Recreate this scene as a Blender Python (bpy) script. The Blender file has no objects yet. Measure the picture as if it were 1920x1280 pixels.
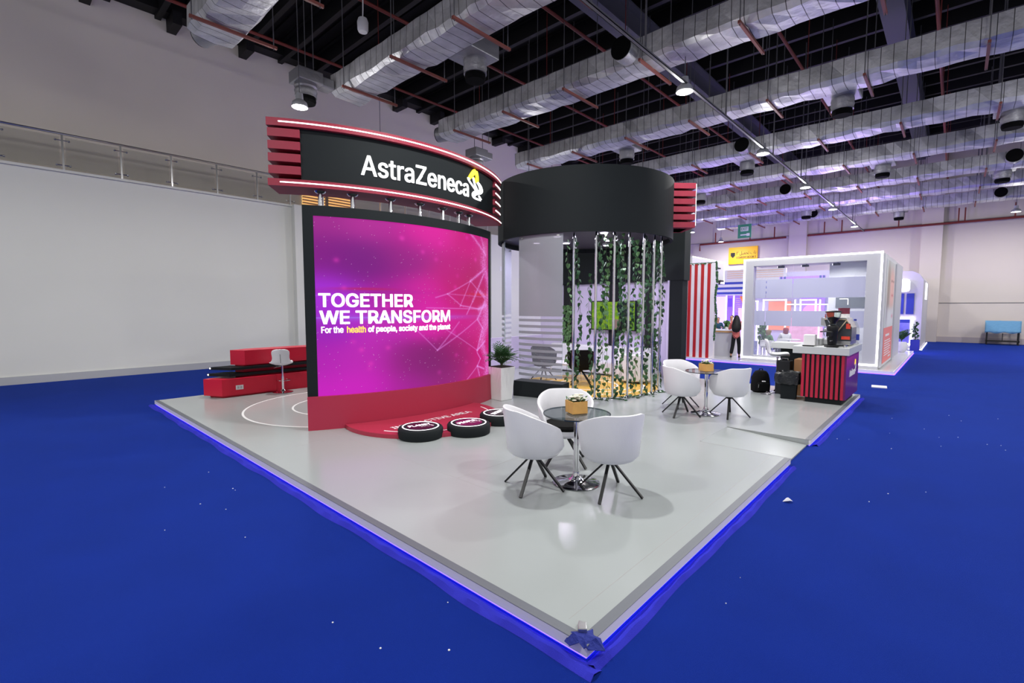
import bpy, bmesh, math, random
import numpy as np
from mathutils import Vector, Matrix
random.seed(7)
rng = np.random.default_rng(5)
SC = bpy.context.scene
COL = SC.collection
PI = math.pi
R = math.radians

# ------------------------------------------------------------------ camera, world, exposure
cd = bpy.data.cameras.new('camera'); cam = bpy.data.objects.new('camera', cd); COL.objects.link(cam)
cd.sensor_width = 36; cd.lens = 16.875; cd.clip_end = 200; cd.clip_start = .05
cam.location = (0, 0, 1.95)
cam.rotation_euler = (R(90) - math.atan(65 / 900), 0, R(42.65))
SC.camera = cam
SC.view_settings.view_transform = 'Standard'; SC.view_settings.look = 'None'
SC.view_settings.exposure = 0.0; SC.view_settings.gamma = 1; SC.view_settings.use_curve_mapping = False
w = bpy.data.worlds.new('hall_ambient'); SC.world = w; w.use_nodes = True
w.node_tree.nodes['Background'].inputs[0].default_value = (.84, .83, .82, 1)
w.node_tree.nodes['Background'].inputs[1].default_value = .72
LAMP_W = 205

# ------------------------------------------------------------------ materials
def lin(c):
    return tuple(((v / 255) / 12.92 if v / 255 <= .04045 else ((v / 255 + .055) / 1.055) ** 2.4) for v in c)
MATS = {}
def mat(name, rgb=(200, 200, 200), rough=.5, metal=0, emit=0, noise=0, nscale=8, bump=0, bscale=60, trans=0, ior=1.45,
        alpha=1, sheen=0, spec=.5, emit_rgb=None, coat=0):
    if name in MATS: return MATS[name]
    m = bpy.data.materials.new(name); m.use_nodes = True; nt = m.node_tree; b = nt.nodes['Principled BSDF']
    c = lin(rgb)
    b.inputs['Base Color'].default_value = (*c, 1); b.inputs['Roughness'].default_value = rough
    b.inputs['Metallic'].default_value = metal; b.inputs['Specular IOR Level'].default_value = spec
    b.inputs['IOR'].default_value = ior
    if coat: b.inputs['Coat Weight'].default_value = coat; b.inputs['Coat Roughness'].default_value = .05
    if trans: b.inputs['Transmission Weight'].default_value = trans
    if alpha < 1: b.inputs['Alpha'].default_value = alpha
    if sheen: b.inputs['Sheen Weight'].default_value = sheen; b.inputs['Sheen Roughness'].default_value = .4
    if emit:
        e = lin(emit_rgb) if emit_rgb else c
        b.inputs['Emission Color'].default_value = (*e, 1); b.inputs['Emission Strength'].default_value = emit
    tc = nt.nodes.new('ShaderNodeTexCoord')
    if noise:
        n = nt.nodes.new('ShaderNodeTexNoise'); n.inputs['Scale'].default_value = nscale; n.inputs['Detail'].default_value = 4
        nt.links.new(tc.outputs['Object'], n.inputs['Vector'])
        mx = nt.nodes.new('ShaderNodeMix'); mx.data_type = 'RGBA'
        mx.inputs[6].default_value = (*[v * (1 - noise) for v in c], 1); mx.inputs[7].default_value = (*[min(1, v * (1 + noise)) for v in c], 1)
        nt.links.new(n.outputs['Fac'], mx.inputs[0]); nt.links.new(mx.outputs[2], b.inputs['Base Color'])
    if bump:
        n2 = nt.nodes.new('ShaderNodeTexNoise'); n2.inputs['Scale'].default_value = bscale; n2.inputs['Detail'].default_value = 3
        nt.links.new(tc.outputs['Object'], n2.inputs['Vector'])
        bp = nt.nodes.new('ShaderNodeBump'); bp.inputs['Strength'].default_value = bump; bp.inputs['Distance'].default_value = .02
        nt.links.new(n2.outputs['Fac'], bp.inputs['Height']); nt.links.new(bp.outputs['Normal'], b.inputs['Normal'])
    MATS[name] = m
    return m
def attr_mat(name, emit=0, rough=.4):
    m = bpy.data.materials.new(name); m.use_nodes = True; nt = m.node_tree; b = nt.nodes['Principled BSDF']
    a = nt.nodes.new('ShaderNodeVertexColor'); a.layer_name = 'Col'
    b.inputs['Roughness'].default_value = rough
    if emit:
        b.inputs['Base Color'].default_value = (.008, .008, .008, 1); b.inputs['Specular IOR Level'].default_value = .08
        nt.links.new(a.outputs['Color'], b.inputs['Emission Color']); b.inputs['Emission Strength'].default_value = emit
    else: nt.links.new(a.outputs['Color'], b.inputs['Base Color'])
    MATS[name] = m
    return m

M_carpet = mat('blue_carpet', (14, 38, 128), .95, noise=.18, nscale=1.3, bump=.5, bscale=350, sheen=.22, spec=.05)
M_carpet.node_tree.nodes['Principled BSDF'].inputs['Sheen Tint'].default_value = (.12, .26, .95, 1)
M_flap = mat('carpet_edge_glow_tint', (52, 54, 180), .95, noise=.15, nscale=6, bump=.4, bscale=250, spec=.05)  # lighter than the carpet to paint in the glow of the violet strip
M_wall = mat('painted_wall', (220, 221, 215), .85, noise=.03, nscale=.6, spec=.2)
M_upper = mat('grey_upper_wall', (240, 232, 222), .9, noise=.07, nscale=.35, spec=.1)
M_backw = mat('cream_back_wall', (205, 196, 190), .85, noise=.03, nscale=.5, spec=.2)
M_roof = mat('dark_roof_deck', (10, 10, 11), .9, noise=.3, nscale=3)
M_beam = mat('grey_painted_steel', (78, 78, 92), .6)
M_dark = mat('dark_steel', (18, 18, 21), .6)
M_foil2 = mat('foil_end', (150, 150, 154), .45, metal=.6, bump=.4, bscale=20)
M_black = mat('matt_black', (32, 34, 37), .7, spec=.3)
M_blackd = mat('charcoal_paint', (20, 26, 29), .75, noise=.05, nscale=2, spec=.3)
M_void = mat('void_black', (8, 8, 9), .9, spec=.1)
M_red = mat('crimson_panel', (168, 46, 72), .42, spec=.4)
M_redh = mat('header_crimson', (142, 44, 62), .5, spec=.3)
M_redd = mat('scarlet_box', (205, 26, 56), .35, spec=.5)
M_plat = mat('red_vinyl', (172, 48, 72), .35)
M_floorw = mat('white_gloss_laminate', (158, 164, 164), .2, noise=.02, nscale=.8, spec=.45)
M_alu = mat('grey_aluminium', (96, 100, 108), .5)
M_edge = mat('white_edge_board', (226, 222, 226), .6)
M_led = mat('white_led', (255, 246, 248), emit=2.2)
M_ledsoft = mat('white_led_soft', (255, 250, 255), emit=1.6)
M_ledp = mat('violet_led', (84, 62, 255), emit=7)
M_sign = mat('lit_white_acrylic', (255, 255, 255), emit=1.2)
M_signy = mat('lit_yellow_acrylic', (250, 222, 40), emit=1.3)
M_signh = mat('amber_edge_acrylic', (255, 205, 70), emit=1.0)
M_chrome = mat('chrome', (225, 225, 230), .08, metal=1)
M_steel = mat('brushed_steel', (190, 190, 192), .28, metal=1)
M_white = mat('white_leather', (220, 220, 225), .42, bump=.06, bscale=90)
M_whitep = mat('white_plastic', (225, 225, 226), .3)
M_whiteb = mat('white_booth_paint', (188, 188, 193), .5)
M_lav = mat('lounge_wall_paint', (205, 195, 225), .7)
M_blackm = mat('black_metal', (22, 23, 25), .4, metal=.3)
M_blackf = mat('black_fabric', (12, 12, 13), .9, spec=.2)
M_glass = mat('clear_glass', (235, 245, 245), .02, trans=1, ior=1.2, spec=.5)
M_smoke = mat('smoked_glass', (84, 98, 104), .03, alpha=.5, spec=.9)
M_rail = mat('railing_glass', (150, 150, 140), .05, alpha=.22, spec=.6)
M_pane = mat('booth_glass', (215, 222, 240), .05, alpha=.10, spec=.5)
M_frost = mat('frosted_film', (150, 154, 162), .5, alpha=.80)
M_frost2 = mat('pale_frosted_film', (196, 198, 222), .6, alpha=.9)
M_wood = mat('pale_wood', (216, 165, 92), .6, noise=.2, nscale=14)
M_leafd = mat('dark_ivy_leaf', (38, 82, 46), .5, noise=.3, nscale=30)
M_leafm = mat('fresh_ivy_leaf', (80, 120, 70), .5, noise=.3, nscale=30)
M_stem = mat('green_stem', (60, 70, 45), .7)
M_flower = mat('cream_flower', (232, 228, 208), .7)
M_soil = mat('potting_soil', (48, 36, 28), 1)
M_rug = mat('yellow_vinyl', (205, 165, 58), .4)
M_ring = mat('white_floor_line', (245, 245, 245), .4)
M_ringg = mat('grey_floor_area', (186, 187, 188), .16, spec=.45)
M_pipe = mat('red_oxide_pipe', (110, 40, 36), .6)
M_bar = mat('brown_angle_bar', (122, 66, 58), .6)
M_rod = mat('threaded_rod', (110, 110, 115), .5, metal=.5)
M_lamp = mat('lamp_lens', (255, 252, 245), emit=14)
M_down = mat('downlight_lens', (240, 225, 255), emit=10)
M_house = mat('lamp_housing', (180, 182, 185), .4, metal=.4)
M_card = mat('brown_cardboard', (168, 122, 82), .8)
M_skin = mat('skin', (190, 140, 112), .6)
M_hair = mat('black_hair', (16, 13, 13), .55)
M_trous = mat('black_cloth', (18, 18, 24), .9)
M_salmon = mat('salmon_cloth', (232, 122, 112), .8)
M_teal = mat('teal_cloth', (28, 70, 92), .8)
M_whitec = mat('white_cloth', (220, 220, 225), .8)
M_pblue = mat('pale_blue_cloth', (150, 175, 195), .8)
M_maroon = mat('maroon_scarf', (128, 26, 48), .8)
M_olive = mat('ochre_scarf', (148, 122, 84), .8)
M_green = mat('green_cloth', (96, 140, 90), .8)
M_navy = mat('navy_stripe', (42, 56, 150), .5)
M_purple = mat('violet_lit_panel', (150, 110, 240), emit=.55)
M_pinkp = mat('pink_lit_panel', (240, 120, 200), emit=.5)
M_orange = mat('orange_panel', (200, 110, 60), .6, emit=.15)
M_tvgrey = mat('grey_screen', (105, 112, 118), .25)
M_yellow = mat('yellow_sign_board', (238, 178, 10), .5, emit=.12)
M_ink = mat('dark_ink', (38, 38, 40), .7)
M_exit = mat('green_exit_board', (52, 128, 104), .5, emit=.1)
M_blue = mat('blue_cloth', (104, 156, 192), .8, bump=.5, bscale=12)
M_cableg = mat('galvanised_tray', (120, 120, 124), .45, metal=.4)
M_wbag = mat('black_bin_bag', (26, 28, 32), .28, bump=.8, bscale=28)
M_redglow = mat('red_striped_panel', (182, 28, 34), .5)
M_stripew = mat('white_striped_panel', (232, 226, 232), .5)
M_warm = mat('warm_lit_room', (255, 205, 120), emit=1.1)
M_slat = mat('warm_louvre', (225, 160, 80), .6)

def foil_mat():
    m = bpy.data.materials.new('foil_duct_wrap'); m.use_nodes = True; nt = m.node_tree; b = nt.nodes['Principled BSDF']
    b.inputs['Metallic'].default_value = .6; b.inputs['Roughness'].default_value = .48
    tc = nt.nodes.new('ShaderNodeTexCoord'); sx = nt.nodes.new('ShaderNodeSeparateXYZ')
    nt.links.new(tc.outputs['Object'], sx.inputs[0])
    dv = nt.nodes.new('ShaderNodeMath'); dv.operation = 'MULTIPLY'; dv.inputs[1].default_value = 1 / .22
    nt.links.new(sx.outputs[0], dv.inputs[0])
    fr = nt.nodes.new('ShaderNodeMath'); fr.operation = 'FRACT'; nt.links.new(dv.outputs[0], fr.inputs[0])
    lt = nt.nodes.new('ShaderNodeMath'); lt.operation = 'LESS_THAN'; lt.inputs[1].default_value = .06
    nt.links.new(fr.outputs[0], lt.inputs[0])
    n = nt.nodes.new('ShaderNodeTexNoise'); n.inputs['Scale'].default_value = 2.2; n.inputs['Detail'].default_value = 5
    nt.links.new(tc.outputs['Object'], n.inputs['Vector'])
    cr = nt.nodes.new('ShaderNodeValToRGB'); cr.color_ramp.elements[0].position = .35; cr.color_ramp.elements[1].position = .7
    cr.color_ramp.elements[0].color = (.42, .42, .44, 1); cr.color_ramp.elements[1].color = (.62, .62, .65, 1)
    nt.links.new(n.outputs['Fac'], cr.inputs[0])
    mx = nt.nodes.new('ShaderNodeMix'); mx.data_type = 'RGBA'; mx.inputs[7].default_value = (.07, .07, .075, 1)
    nt.links.new(lt.outputs[0], mx.inputs[0]); nt.links.new(cr.outputs[0], mx.inputs[6]); nt.links.new(mx.outputs[2], b.inputs['Base Color'])
    n2 = nt.nodes.new('ShaderNodeTexNoise'); n2.inputs['Scale'].default_value = 7; n2.inputs['Detail'].default_value = 4
    nt.links.new(tc.outputs['Object'], n2.inputs['Vector'])
    bp = nt.nodes.new('ShaderNodeBump'); bp.inputs['Strength'].default_value = .3; bp.inputs['Distance'].default_value = .05
    nt.links.new(n2.outputs['Fac'], bp.inputs['Height']); nt.links.new(bp.outputs['Normal'], b.inputs['Normal'])
    return m
M_foil = foil_mat()

# ------------------------------------------------------------------ builders
ORG = {}
def tag(o, label=None, cat=None, group=None, kind=None):
    if label: o['label'] = label
    if cat: o['category'] = cat
    if group: o['group'] = group
    if kind: o['kind'] = kind
    return o
def thing(name, label, cat, loc=(0, 0, 0), rot=0, group=None, world=False):
    o = bpy.data.objects.new(name, None); COL.objects.link(o); o.empty_display_size = .1
    o.location = loc; o.rotation_euler = (0, 0, rot)
    ORG[o.name] = Vector(loc) if world else Vector((0, 0, 0))
    return tag(o, label, cat, group)
def root_org(p):
    while p.parent: p = p.parent
    return ORG.get(p.name, Vector((0, 0, 0)))
def link_mesh(name, me, m, parent):
    o = bpy.data.objects.new(name, me); COL.objects.link(o)
    if m is not None: me.materials.append(m)
    if parent is not None: o.parent = parent
    return o
class MB:
    def __init__(s): s.v = []; s.f = []
    def add(s, vs, fs):
        n = len(s.v); s.v += [tuple(v) for v in vs]; s.f += [tuple(i + n for i in f) for f in fs]; return s
    def box(s, x0, y0, z0, x1, y1, z1, rot=0, piv=None):
        vs = [(x, y, z) for z in (z0, z1) for x, y in ((x0, y0), (x1, y0), (x1, y1), (x0, y1))]
        if rot:
            px, py = piv or ((x0 + x1) / 2, (y0 + y1) / 2); c, sn = math.cos(rot), math.sin(rot)
            vs = [(px + (x - px) * c - (y - py) * sn, py + (x - px) * sn + (y - py) * c, z) for x, y, z in vs]
        return s.add(vs, [(3, 2, 1, 0), (4, 5, 6, 7), (0, 1, 5, 4), (1, 2, 6, 5), (2, 3, 7, 6), (3, 0, 4, 7)])
    def frustum(s, c, a, b, z0, z1, rot=0, n=4):
        vs = []
        for r_, z in ((a, z0), (b, z1)):
            for i in range(n):
                t = rot + PI / n + 2 * PI * i / n; vs.append((c[0] + r_ * math.cos(t), c[1] + r_ * math.sin(t), z))
        return s.add(vs, [tuple(range(n))[::-1], tuple(range(n, 2 * n))] + [(i, (i + 1) % n, n + (i + 1) % n, n + i) for i in range(n)])
    def tube(s, pts, r, n=8, closed=False, caps=True):
        pts = [Vector(p) for p in pts]; k = len(pts); rs = r if isinstance(r, (list, tuple)) else [r] * k
        up = None; vs = []
        for i, p in enumerate(pts):
            if closed: t = pts[(i + 1) % k] - pts[i - 1]
            else: t = pts[min(i + 1, k - 1)] - pts[max(i - 1, 0)]
            t.normalize()
            if up is None:
                up = Vector((0, 0, 1)) if abs(t.z) < .9 else Vector((1, 0, 0))
            a = t.cross(up).normalized(); b = a.cross(t).normalized(); up = b
            for j in range(n):
                q = 2 * PI * j / n; vs.append(p + (a * math.cos(q) + b * math.sin(q)) * rs[i])
        fs = []
        for i in range(k if closed else k - 1):
            i2 = (i + 1) % k
            for j in range(n): fs.append((i * n + j, i * n + (j + 1) % n, i2 * n + (j + 1) % n, i2 * n + j))
        if caps and not closed: fs += [tuple(range(n))[::-1], tuple((k - 1) * n + j for j in range(n))]
        return s.add(vs, fs)
    def bar(s, p0, p1, w_, h_):
        p0, p1 = Vector(p0), Vector(p1); t = (p1 - p0).normalized()
        up = Vector((0, 0, 1)) if abs(t.z) < .95 else Vector((1, 0, 0))
        a = t.cross(up).normalized() * w_ / 2; b = a.cross(t).normalized() * h_ / 2
        vs = [p + x for p in (p0, p1) for x in (-a - b, a - b, a + b, -a + b)]
        return s.add(vs, [(3, 2, 1, 0), (4, 5, 6, 7), (0, 1, 5, 4), (1, 2, 6, 5), (2, 3, 7, 6), (3, 0, 4, 7)])
    def lathe(s, prof, c=(0, 0, 0), n=32):
        vs = []; fs = []
        for r_, z in prof:
            for j in range(n): q = 2 * PI * j / n; vs.append((c[0] + r_ * math.cos(q), c[1] + r_ * math.sin(q), c[2] + z))
        for i in range(len(prof) - 1):
            for j in range(n): fs.append((i * n + j, i * n + (j + 1) % n, (i + 1) * n + (j + 1) % n, (i + 1) * n + j))
        if prof[0][0] > 1e-4: fs.append(tuple(range(n))[::-1])
        if prof[-1][0] > 1e-4: fs.append(tuple((len(prof) - 1) * n + j for j in range(n)))
        return s.add(vs, fs)
    def arc(s, c, r0, r1, a0, a1, z0, z1, n=40):
        vs = []; fs = []
        for i in range(n + 1):
            t = R(a0 + (a1 - a0) * i / n); cc, ss = math.cos(t), math.sin(t)
            for r_, z in ((r0, z0), (r1, z0), (r1, z1), (r0, z1)): vs.append((c[0] + r_ * cc, c[1] + r_ * ss, z))
        for i in range(n):
            for j in range(4): fs.append((i * 4 + j, (i + 1) * 4 + j, (i + 1) * 4 + (j + 1) % 4, i * 4 + (j + 1) % 4))
        if abs(a1 - a0) < 359.9: fs += [(0, 1, 2, 3), tuple(n * 4 + j for j in (3, 2, 1, 0))]
        return s.add(vs, fs)
    def prism(s, poly, z0, z1):
        n = len(poly); vs = [(x, y, z0) for x, y in poly] + [(x, y, z1) for x, y in poly]
        return s.add(vs, [tuple(range(n))[::-1], tuple(range(n, 2 * n))] + [(i, (i + 1) % n, n + (i + 1) % n, n + i) for i in range(n)])
    def sphere(s, c, r, n=12, m=8, sc=(1, 1, 1)):
        prof = [(max(1e-5, math.sin(PI * i / m)), -math.cos(PI * i / m)) for i in range(m + 1)]
        k = len(s.v); s.lathe(prof, (0, 0, 0), n)
        for i in range(k, len(s.v)):
            v = s.v[i]; s.v[i] = (c[0] + v[0] * r * sc[0], c[1] + v[1] * r * sc[1], c[2] + v[2] * r * sc[2])
        return s
    def xf(s, M, start=0):
        for i in range(start, len(s.v)): s.v[i] = tuple(M @ Vector(s.v[i]))
        return s
    def build(s, name, m, parent=None, smooth=False, bevel=0, fix=True):
        off = root_org(parent) if parent is not None else Vector((0, 0, 0))
        me = bpy.data.meshes.new(name)
        me.from_pydata([(v[0] - off.x, v[1] - off.y, v[2] - off.z) for v in s.v], [], s.f); me.update()
        if fix:
            b = bmesh.new(); b.from_mesh(me)
            bmesh.ops.remove_doubles(b, verts=b.verts, dist=1e-5)
            bmesh.ops.recalc_face_normals(b, faces=b.faces); b.to_mesh(me); b.free()
        o = link_mesh(name, me, m, parent)
        if smooth:
            me.polygons.foreach_set('use_smooth', [True] * len(me.polygons))
            try: me.set_sharp_from_angle(angle=R(40))
            except Exception: pass
        if bevel:
            bv = o.modifiers.new('bevel', 'BEVEL'); bv.width = bevel; bv.segments = 2; bv.limit_method = 'ANGLE'
        return o
def dup(root, loc, rot=None, label=None, group=None):
    r = root.copy(); COL.objects.link(r); r.location = loc
    if rot is not None: r.rotation_euler = (0, 0, rot)
    if label: r['label'] = label
    if group: r['group'] = group
    for ch in [o for o in root.children]:
        c = ch.copy(); COL.objects.link(c); c.parent = r
        for g in ch.children:
            d = g.copy(); COL.objects.link(d); d.parent = c
    return r
def single(mb, name, m, label, cat, group=None, smooth=False, bevel=0):
    """a thing that is one mesh, origin at its base centre"""
    xs = [v[0] for v in mb.v]; ys = [v[1] for v in mb.v]; zs = [v[2] for v in mb.v]
    c = ((min(xs) + max(xs)) / 2, (min(ys) + max(ys)) / 2, min(zs))
    mb.v = [(v[0] - c[0], v[1] - c[1], v[2] - c[2]) for v in mb.v]
    o = mb.build(name, m, None, smooth, bevel); o.location = c
    return tag(o, label, cat, group)
def struct(mb, name, m, smooth=False):
    o = mb.build(name, m, None, smooth); o['kind'] = 'structure'; return o

FONTS = {}
def font(kind):
    if kind not in FONTS:
        FONTS[kind] = None
        try:
            import os
            p = os.path.join(bpy.utils.system_resource('DATAFILES'), 'fonts', 'Inter.woff2')
            if os.path.exists(p): FONTS[kind] = bpy.data.fonts.load(p)
        except Exception: pass
    return FONTS[kind]
def text_geo(body, w_, h_, depth=0.0, bold=0.0, shear=0, cuts=0, spacing=1):
    """lettering scaled to fit w_ x h_ : returns verts (u,v,w) with origin bottom left and faces"""
    cu = bpy.data.curves.new('txt', 'FONT'); cu.body = body; cu.size = 1; cu.extrude = .05 if depth else 0
    fo = font('sans') if body.isascii() else None
    if fo: cu.font = fo
    cu.resolution_u = 4; cu.shear = shear; cu.space_character = spacing
    o = bpy.data.objects.new('txt', cu); COL.objects.link(o)
    dg = bpy.context.evaluated_depsgraph_get(); me = bpy.data.meshes.new_from_object(o.evaluated_get(dg))
    b = bmesh.new(); b.from_mesh(me); bmesh.ops.triangulate(b, faces=b.faces)
    xs = [v.co.x for v in b.verts]; ys = [v.co.y for v in b.verts]
    x0, x1, y0, y1 = min(xs), max(xs), min(ys), max(ys)
    cut = cuts
    for i in range(1, cut):
        px = x0 + (x1 - x0) * i / cut
        bmesh.ops.bisect_plane(b, geom=b.verts[:] + b.edges[:] + b.faces[:], plane_co=(px, 0, 0), plane_no=(1, 0, 0))
    b.verts.ensure_lookup_table()
    vs = [((v.co.x - x0) / (x1 - x0) * w_, (v.co.y - y0) / (y1 - y0) * h_, (v.co.z / .05 * .5 + .5) * depth if depth else 0) for v in b.verts]
    b.verts.index_update(); fs = [tuple(v.index for v in f.verts) for f in b.faces]
    if bold:      # heavier strokes: the outline repeated with small shifts
        n0 = len(vs); v0, f0 = list(vs), list(fs); vs, fs = [], []; q = bold * h_
        for k, (dx, dy) in enumerate(((-q, -q * .6), (q, -q * .6), (q, q * .6), (-q, q * .6), (0, 0), (-q * 1.1, 0), (q * 1.1, 0), (0, q * .7), (0, -q * .7))):
            vs += [(x + dx, y + dy, z + k * .00004) for x, y, z in v0]; fs += [tuple(i + n0 * k for i in f) for f in f0]
    b.free(); bpy.data.objects.remove(o); bpy.data.curves.remove(cu); bpy.data.meshes.remove(me)
    return vs, fs
def lettering(name, m, parent, body, w_, h_, fn, depth=0.0, bold=0.0, cuts=0, shear=0, spacing=1):
    vs, fs = text_geo(body, w_, h_, depth, bold, shear, cuts, spacing)
    b = MB(); b.add([fn(*v) for v in vs], fs)
    return b.build(name, m, parent, fix=False)
def plane_fn(o, ux, vx, nx):
    o, ux, vx, nx = Vector(o), Vector(ux), Vector(vx), Vector(nx)
    return lambda u, v, w_=0: tuple(o + ux * u + vx * v + nx * w_)
def pixel_grid(name, rgb, fn, parent, m, s0=0, s1=1, t0=0, t1=1):
    """rgb: array (rows from top, cols, 3) of linear colours stored on the vertices of a fine grid"""
    nv, nu, _ = rgb.shape
    off = root_org(parent)
    vs = np.zeros((nv * nu, 3)); k = 0
    for j in range(nv):
        for i in range(nu):
            p = fn(i / (nu - 1), 1 - j / (nv - 1)); vs[k] = (p[0] - off.x, p[1] - off.y, p[2] - off.z); k += 1
    idx = np.arange(nv * nu).reshape(nv, nu)
    q = np.stack([idx[1:, :-1], idx[1:, 1:], idx[:-1, 1:], idx[:-1, :-1]], -1).reshape(-1, 4)
    me = bpy.data.meshes.new(name); me.from_pydata(vs.tolist(), [], q.tolist()); me.update()
    ca = me.color_attributes.new('Col', 'FLOAT_COLOR', 'POINT')
    c4 = np.ones((nv * nu, 4), np.float32); c4[:, :3] = rgb.reshape(-1, 3); ca.data.foreach_set('color', c4.ravel())
    me.polygons.foreach_set('use_smooth', [True] * len(me.polygons))
    return link_mesh(name, me, m, parent)
def skin_obj(name, chains, m, parent, sub=1):
    """chains: lists of (point, radius); points closer than 1 mm are shared"""
    vs = []; rs = []; es = []
    def vid(p, r_):
        for i, q in enumerate(vs):
            if (Vector(q) - Vector(p)).length < 1e-3: return i
        vs.append(tuple(p)); rs.append(r_ if isinstance(r_, tuple) else (r_, r_)); return len(vs) - 1
    for ch in chains:
        ids = [vid(p, r_) for p, r_ in ch]
        es += [(a, b) for a, b in zip(ids, ids[1:]) if a != b]
    me = bpy.data.meshes.new(name); me.from_pydata(vs, es, []); me.update()
    o = link_mesh(name, me, m, parent)
    sk = o.modifiers.new('skin', 'SKIN'); sk.use_smooth_shade = True
    for i, d in enumerate(me.skin_vertices[0].data): d.radius = rs[i]; d.use_root = (i == 0)
    ss = o.modifiers.new('sub', 'SUBSURF'); ss.levels = sub; ss.render_levels = sub
    return o

# ------------------------------------------------------------------ the hall
struct(MB().box(-20, -12, -.1, 26, 37, 0), 'floor', M_carpet)
struct(MB().box(-19.4, -12, 0, -17.3, 36, 5.5), 'wall_left', M_wall)
struct(MB().box(-19.6, -12, 5.5, -19.0, 36, 12.0), 'wall_gallery', M_upper)
struct(MB().box(-19.4, 36, 0, 26, 36.4, 12.0), 'wall_back', M_backw)
struct(MB().box(-19.6, -12, 11.6, 26, 36.4, 12.0), 'ceiling', M_roof)
b = MB()
for y in np.arange(-6, 36, 1.25): b.box(-19, y, 11.0, 26, y + .16, 11.5)
struct(b, 'trim_1', M_dark)
b = MB()
for y in np.arange(-2, 36, .42): b.box(-18.9, y, 11.52, 26, y + .2, 11.6)
struct(b, 'trim_2', M_roof)
for i, x in enumerate((-7.8, -1.7, 4.4, 10.5)):
    b = MB(); b.box(x - .28, -6, 10.2, x + .28, 36, 10.26); b.box(x - .05, -6, 10.26, x + .05, 36, 11.0); b.box(x - .28, -6, 10.96, x + .28, 36, 11.02)
    struct(b, 'trim_%d' % (3 + i), M_beam)
b = MB(); b.box(-18.98, -10, 11.1, -18.5, 36, 11.6)
for y in np.arange(-2, 36, 2.1): b.box(-18.98, y, 10.7, -18.2, y + .25, 11.1)
struct(b, 'trim_8', M_dark)
struct(MB().box(-17.3, 7.35, 0, -17.05, 7.85, 5.5), 'trim_9', M_wall)
struct(MB().box(-17.3, 16.9, 0, -16.95, 17.9, 5.5), 'trim_10', M_wall)
struct(MB().box(-17.34, -12, 5.44, -17.2, 36, 5.5), 'trim_11', M_wall)
struct(MB().box(-17.3, -12, 0, -17.26, 36, .2), 'baseboard_left', mat('grey_skirting', (176, 178, 182), .6))
struct(MB().box(-17, 35.94, 0, 26, 36, .3), 'baseboard_back', mat('cream_skirting', (176, 166, 168), .7))
for i, (x0, x1) in enumerate(((-8.2, -7.2), (-1.6, -.7), (9, 10))):
    struct(MB().box(x0, 35.55, 0, x1, 36, 12), 'trim_%d' % (12 + i), M_backw)
struct(MB().box(-.7, 35.97, 2.15, 26, 35.995, 2.19), 'trim_15', mat('panel_joint', (150, 146, 144), .9))
struct(MB().box(-17, 35.97, 6.6, 26, 36.0, 6.64), 'trim_16', mat('panel_joint', (150, 146, 144), .9))

# gallery railing
rl = thing('gallery_railing', 'glass and steel gallery railing along the top of the long left wall', 'railing', (-17.3, 6, 5.5), world=True)
MB().tube([(-17.25, -4, 6.42), (-17.25, 36, 6.42)], .028, 8).build('handrail', M_steel, rl, True)
ys = [-.9, .3, 1.5, 2.69, 3.86, 5.05, 6.23, 7.3]
while ys[-1] < 34: ys.append(ys[-1] + 1.2)
for y in ys:
    b = MB(); b.box(-17.27, y - .02, 5.5, -17.23, y + .02, 6.4)
    for z in (5.62, 6.25): b.tube([(-17.25, y - .13, z), (-17.25, y + .13, z)], .012, 6); b.sphere((-17.24, y - .13, z), .028, 8, 5); b.sphere((-17.24, y + .13, z), .028, 8, 5)
    b.build('baluster', M_steel, rl)
for a, c in zip(ys, ys[1:]):
    MB().box(-17.256, a + .06, 5.55, -17.244, c - .06, 6.33).build('glass_pane', M_rail, rl)
# warm louvred window on the gallery wall
wn = thing('window_1', None, None, (-19, 9.5, 5.6), world=True); wn['kind'] = 'structure'
MB().box(-19.02, 8.5, 5.6, -18.96, 10.62, 6.95).build('lit_pane', M_warm, wn)
b = MB()
for i in range(12): b.box(-18.96, 8.5, 5.66 + i * .11, -18.88, 10.62, 5.70 + i * .11)
b.build('louvre', M_slat, wn)
MB().box(-18.96, 9.42, 5.6, -18.84, 9.5, 6.95).build('mullion', mat('brown_frame', (120, 80, 45), .6), wn)
# socket on pilaster
single(MB().box(-16.95, 17.45, 3.76, -16.93, 17.62, 3.98), 'wall_socket', M_whitep, 'small white socket plate high on the white wall pier behind the potted plant', 'socket')

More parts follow.
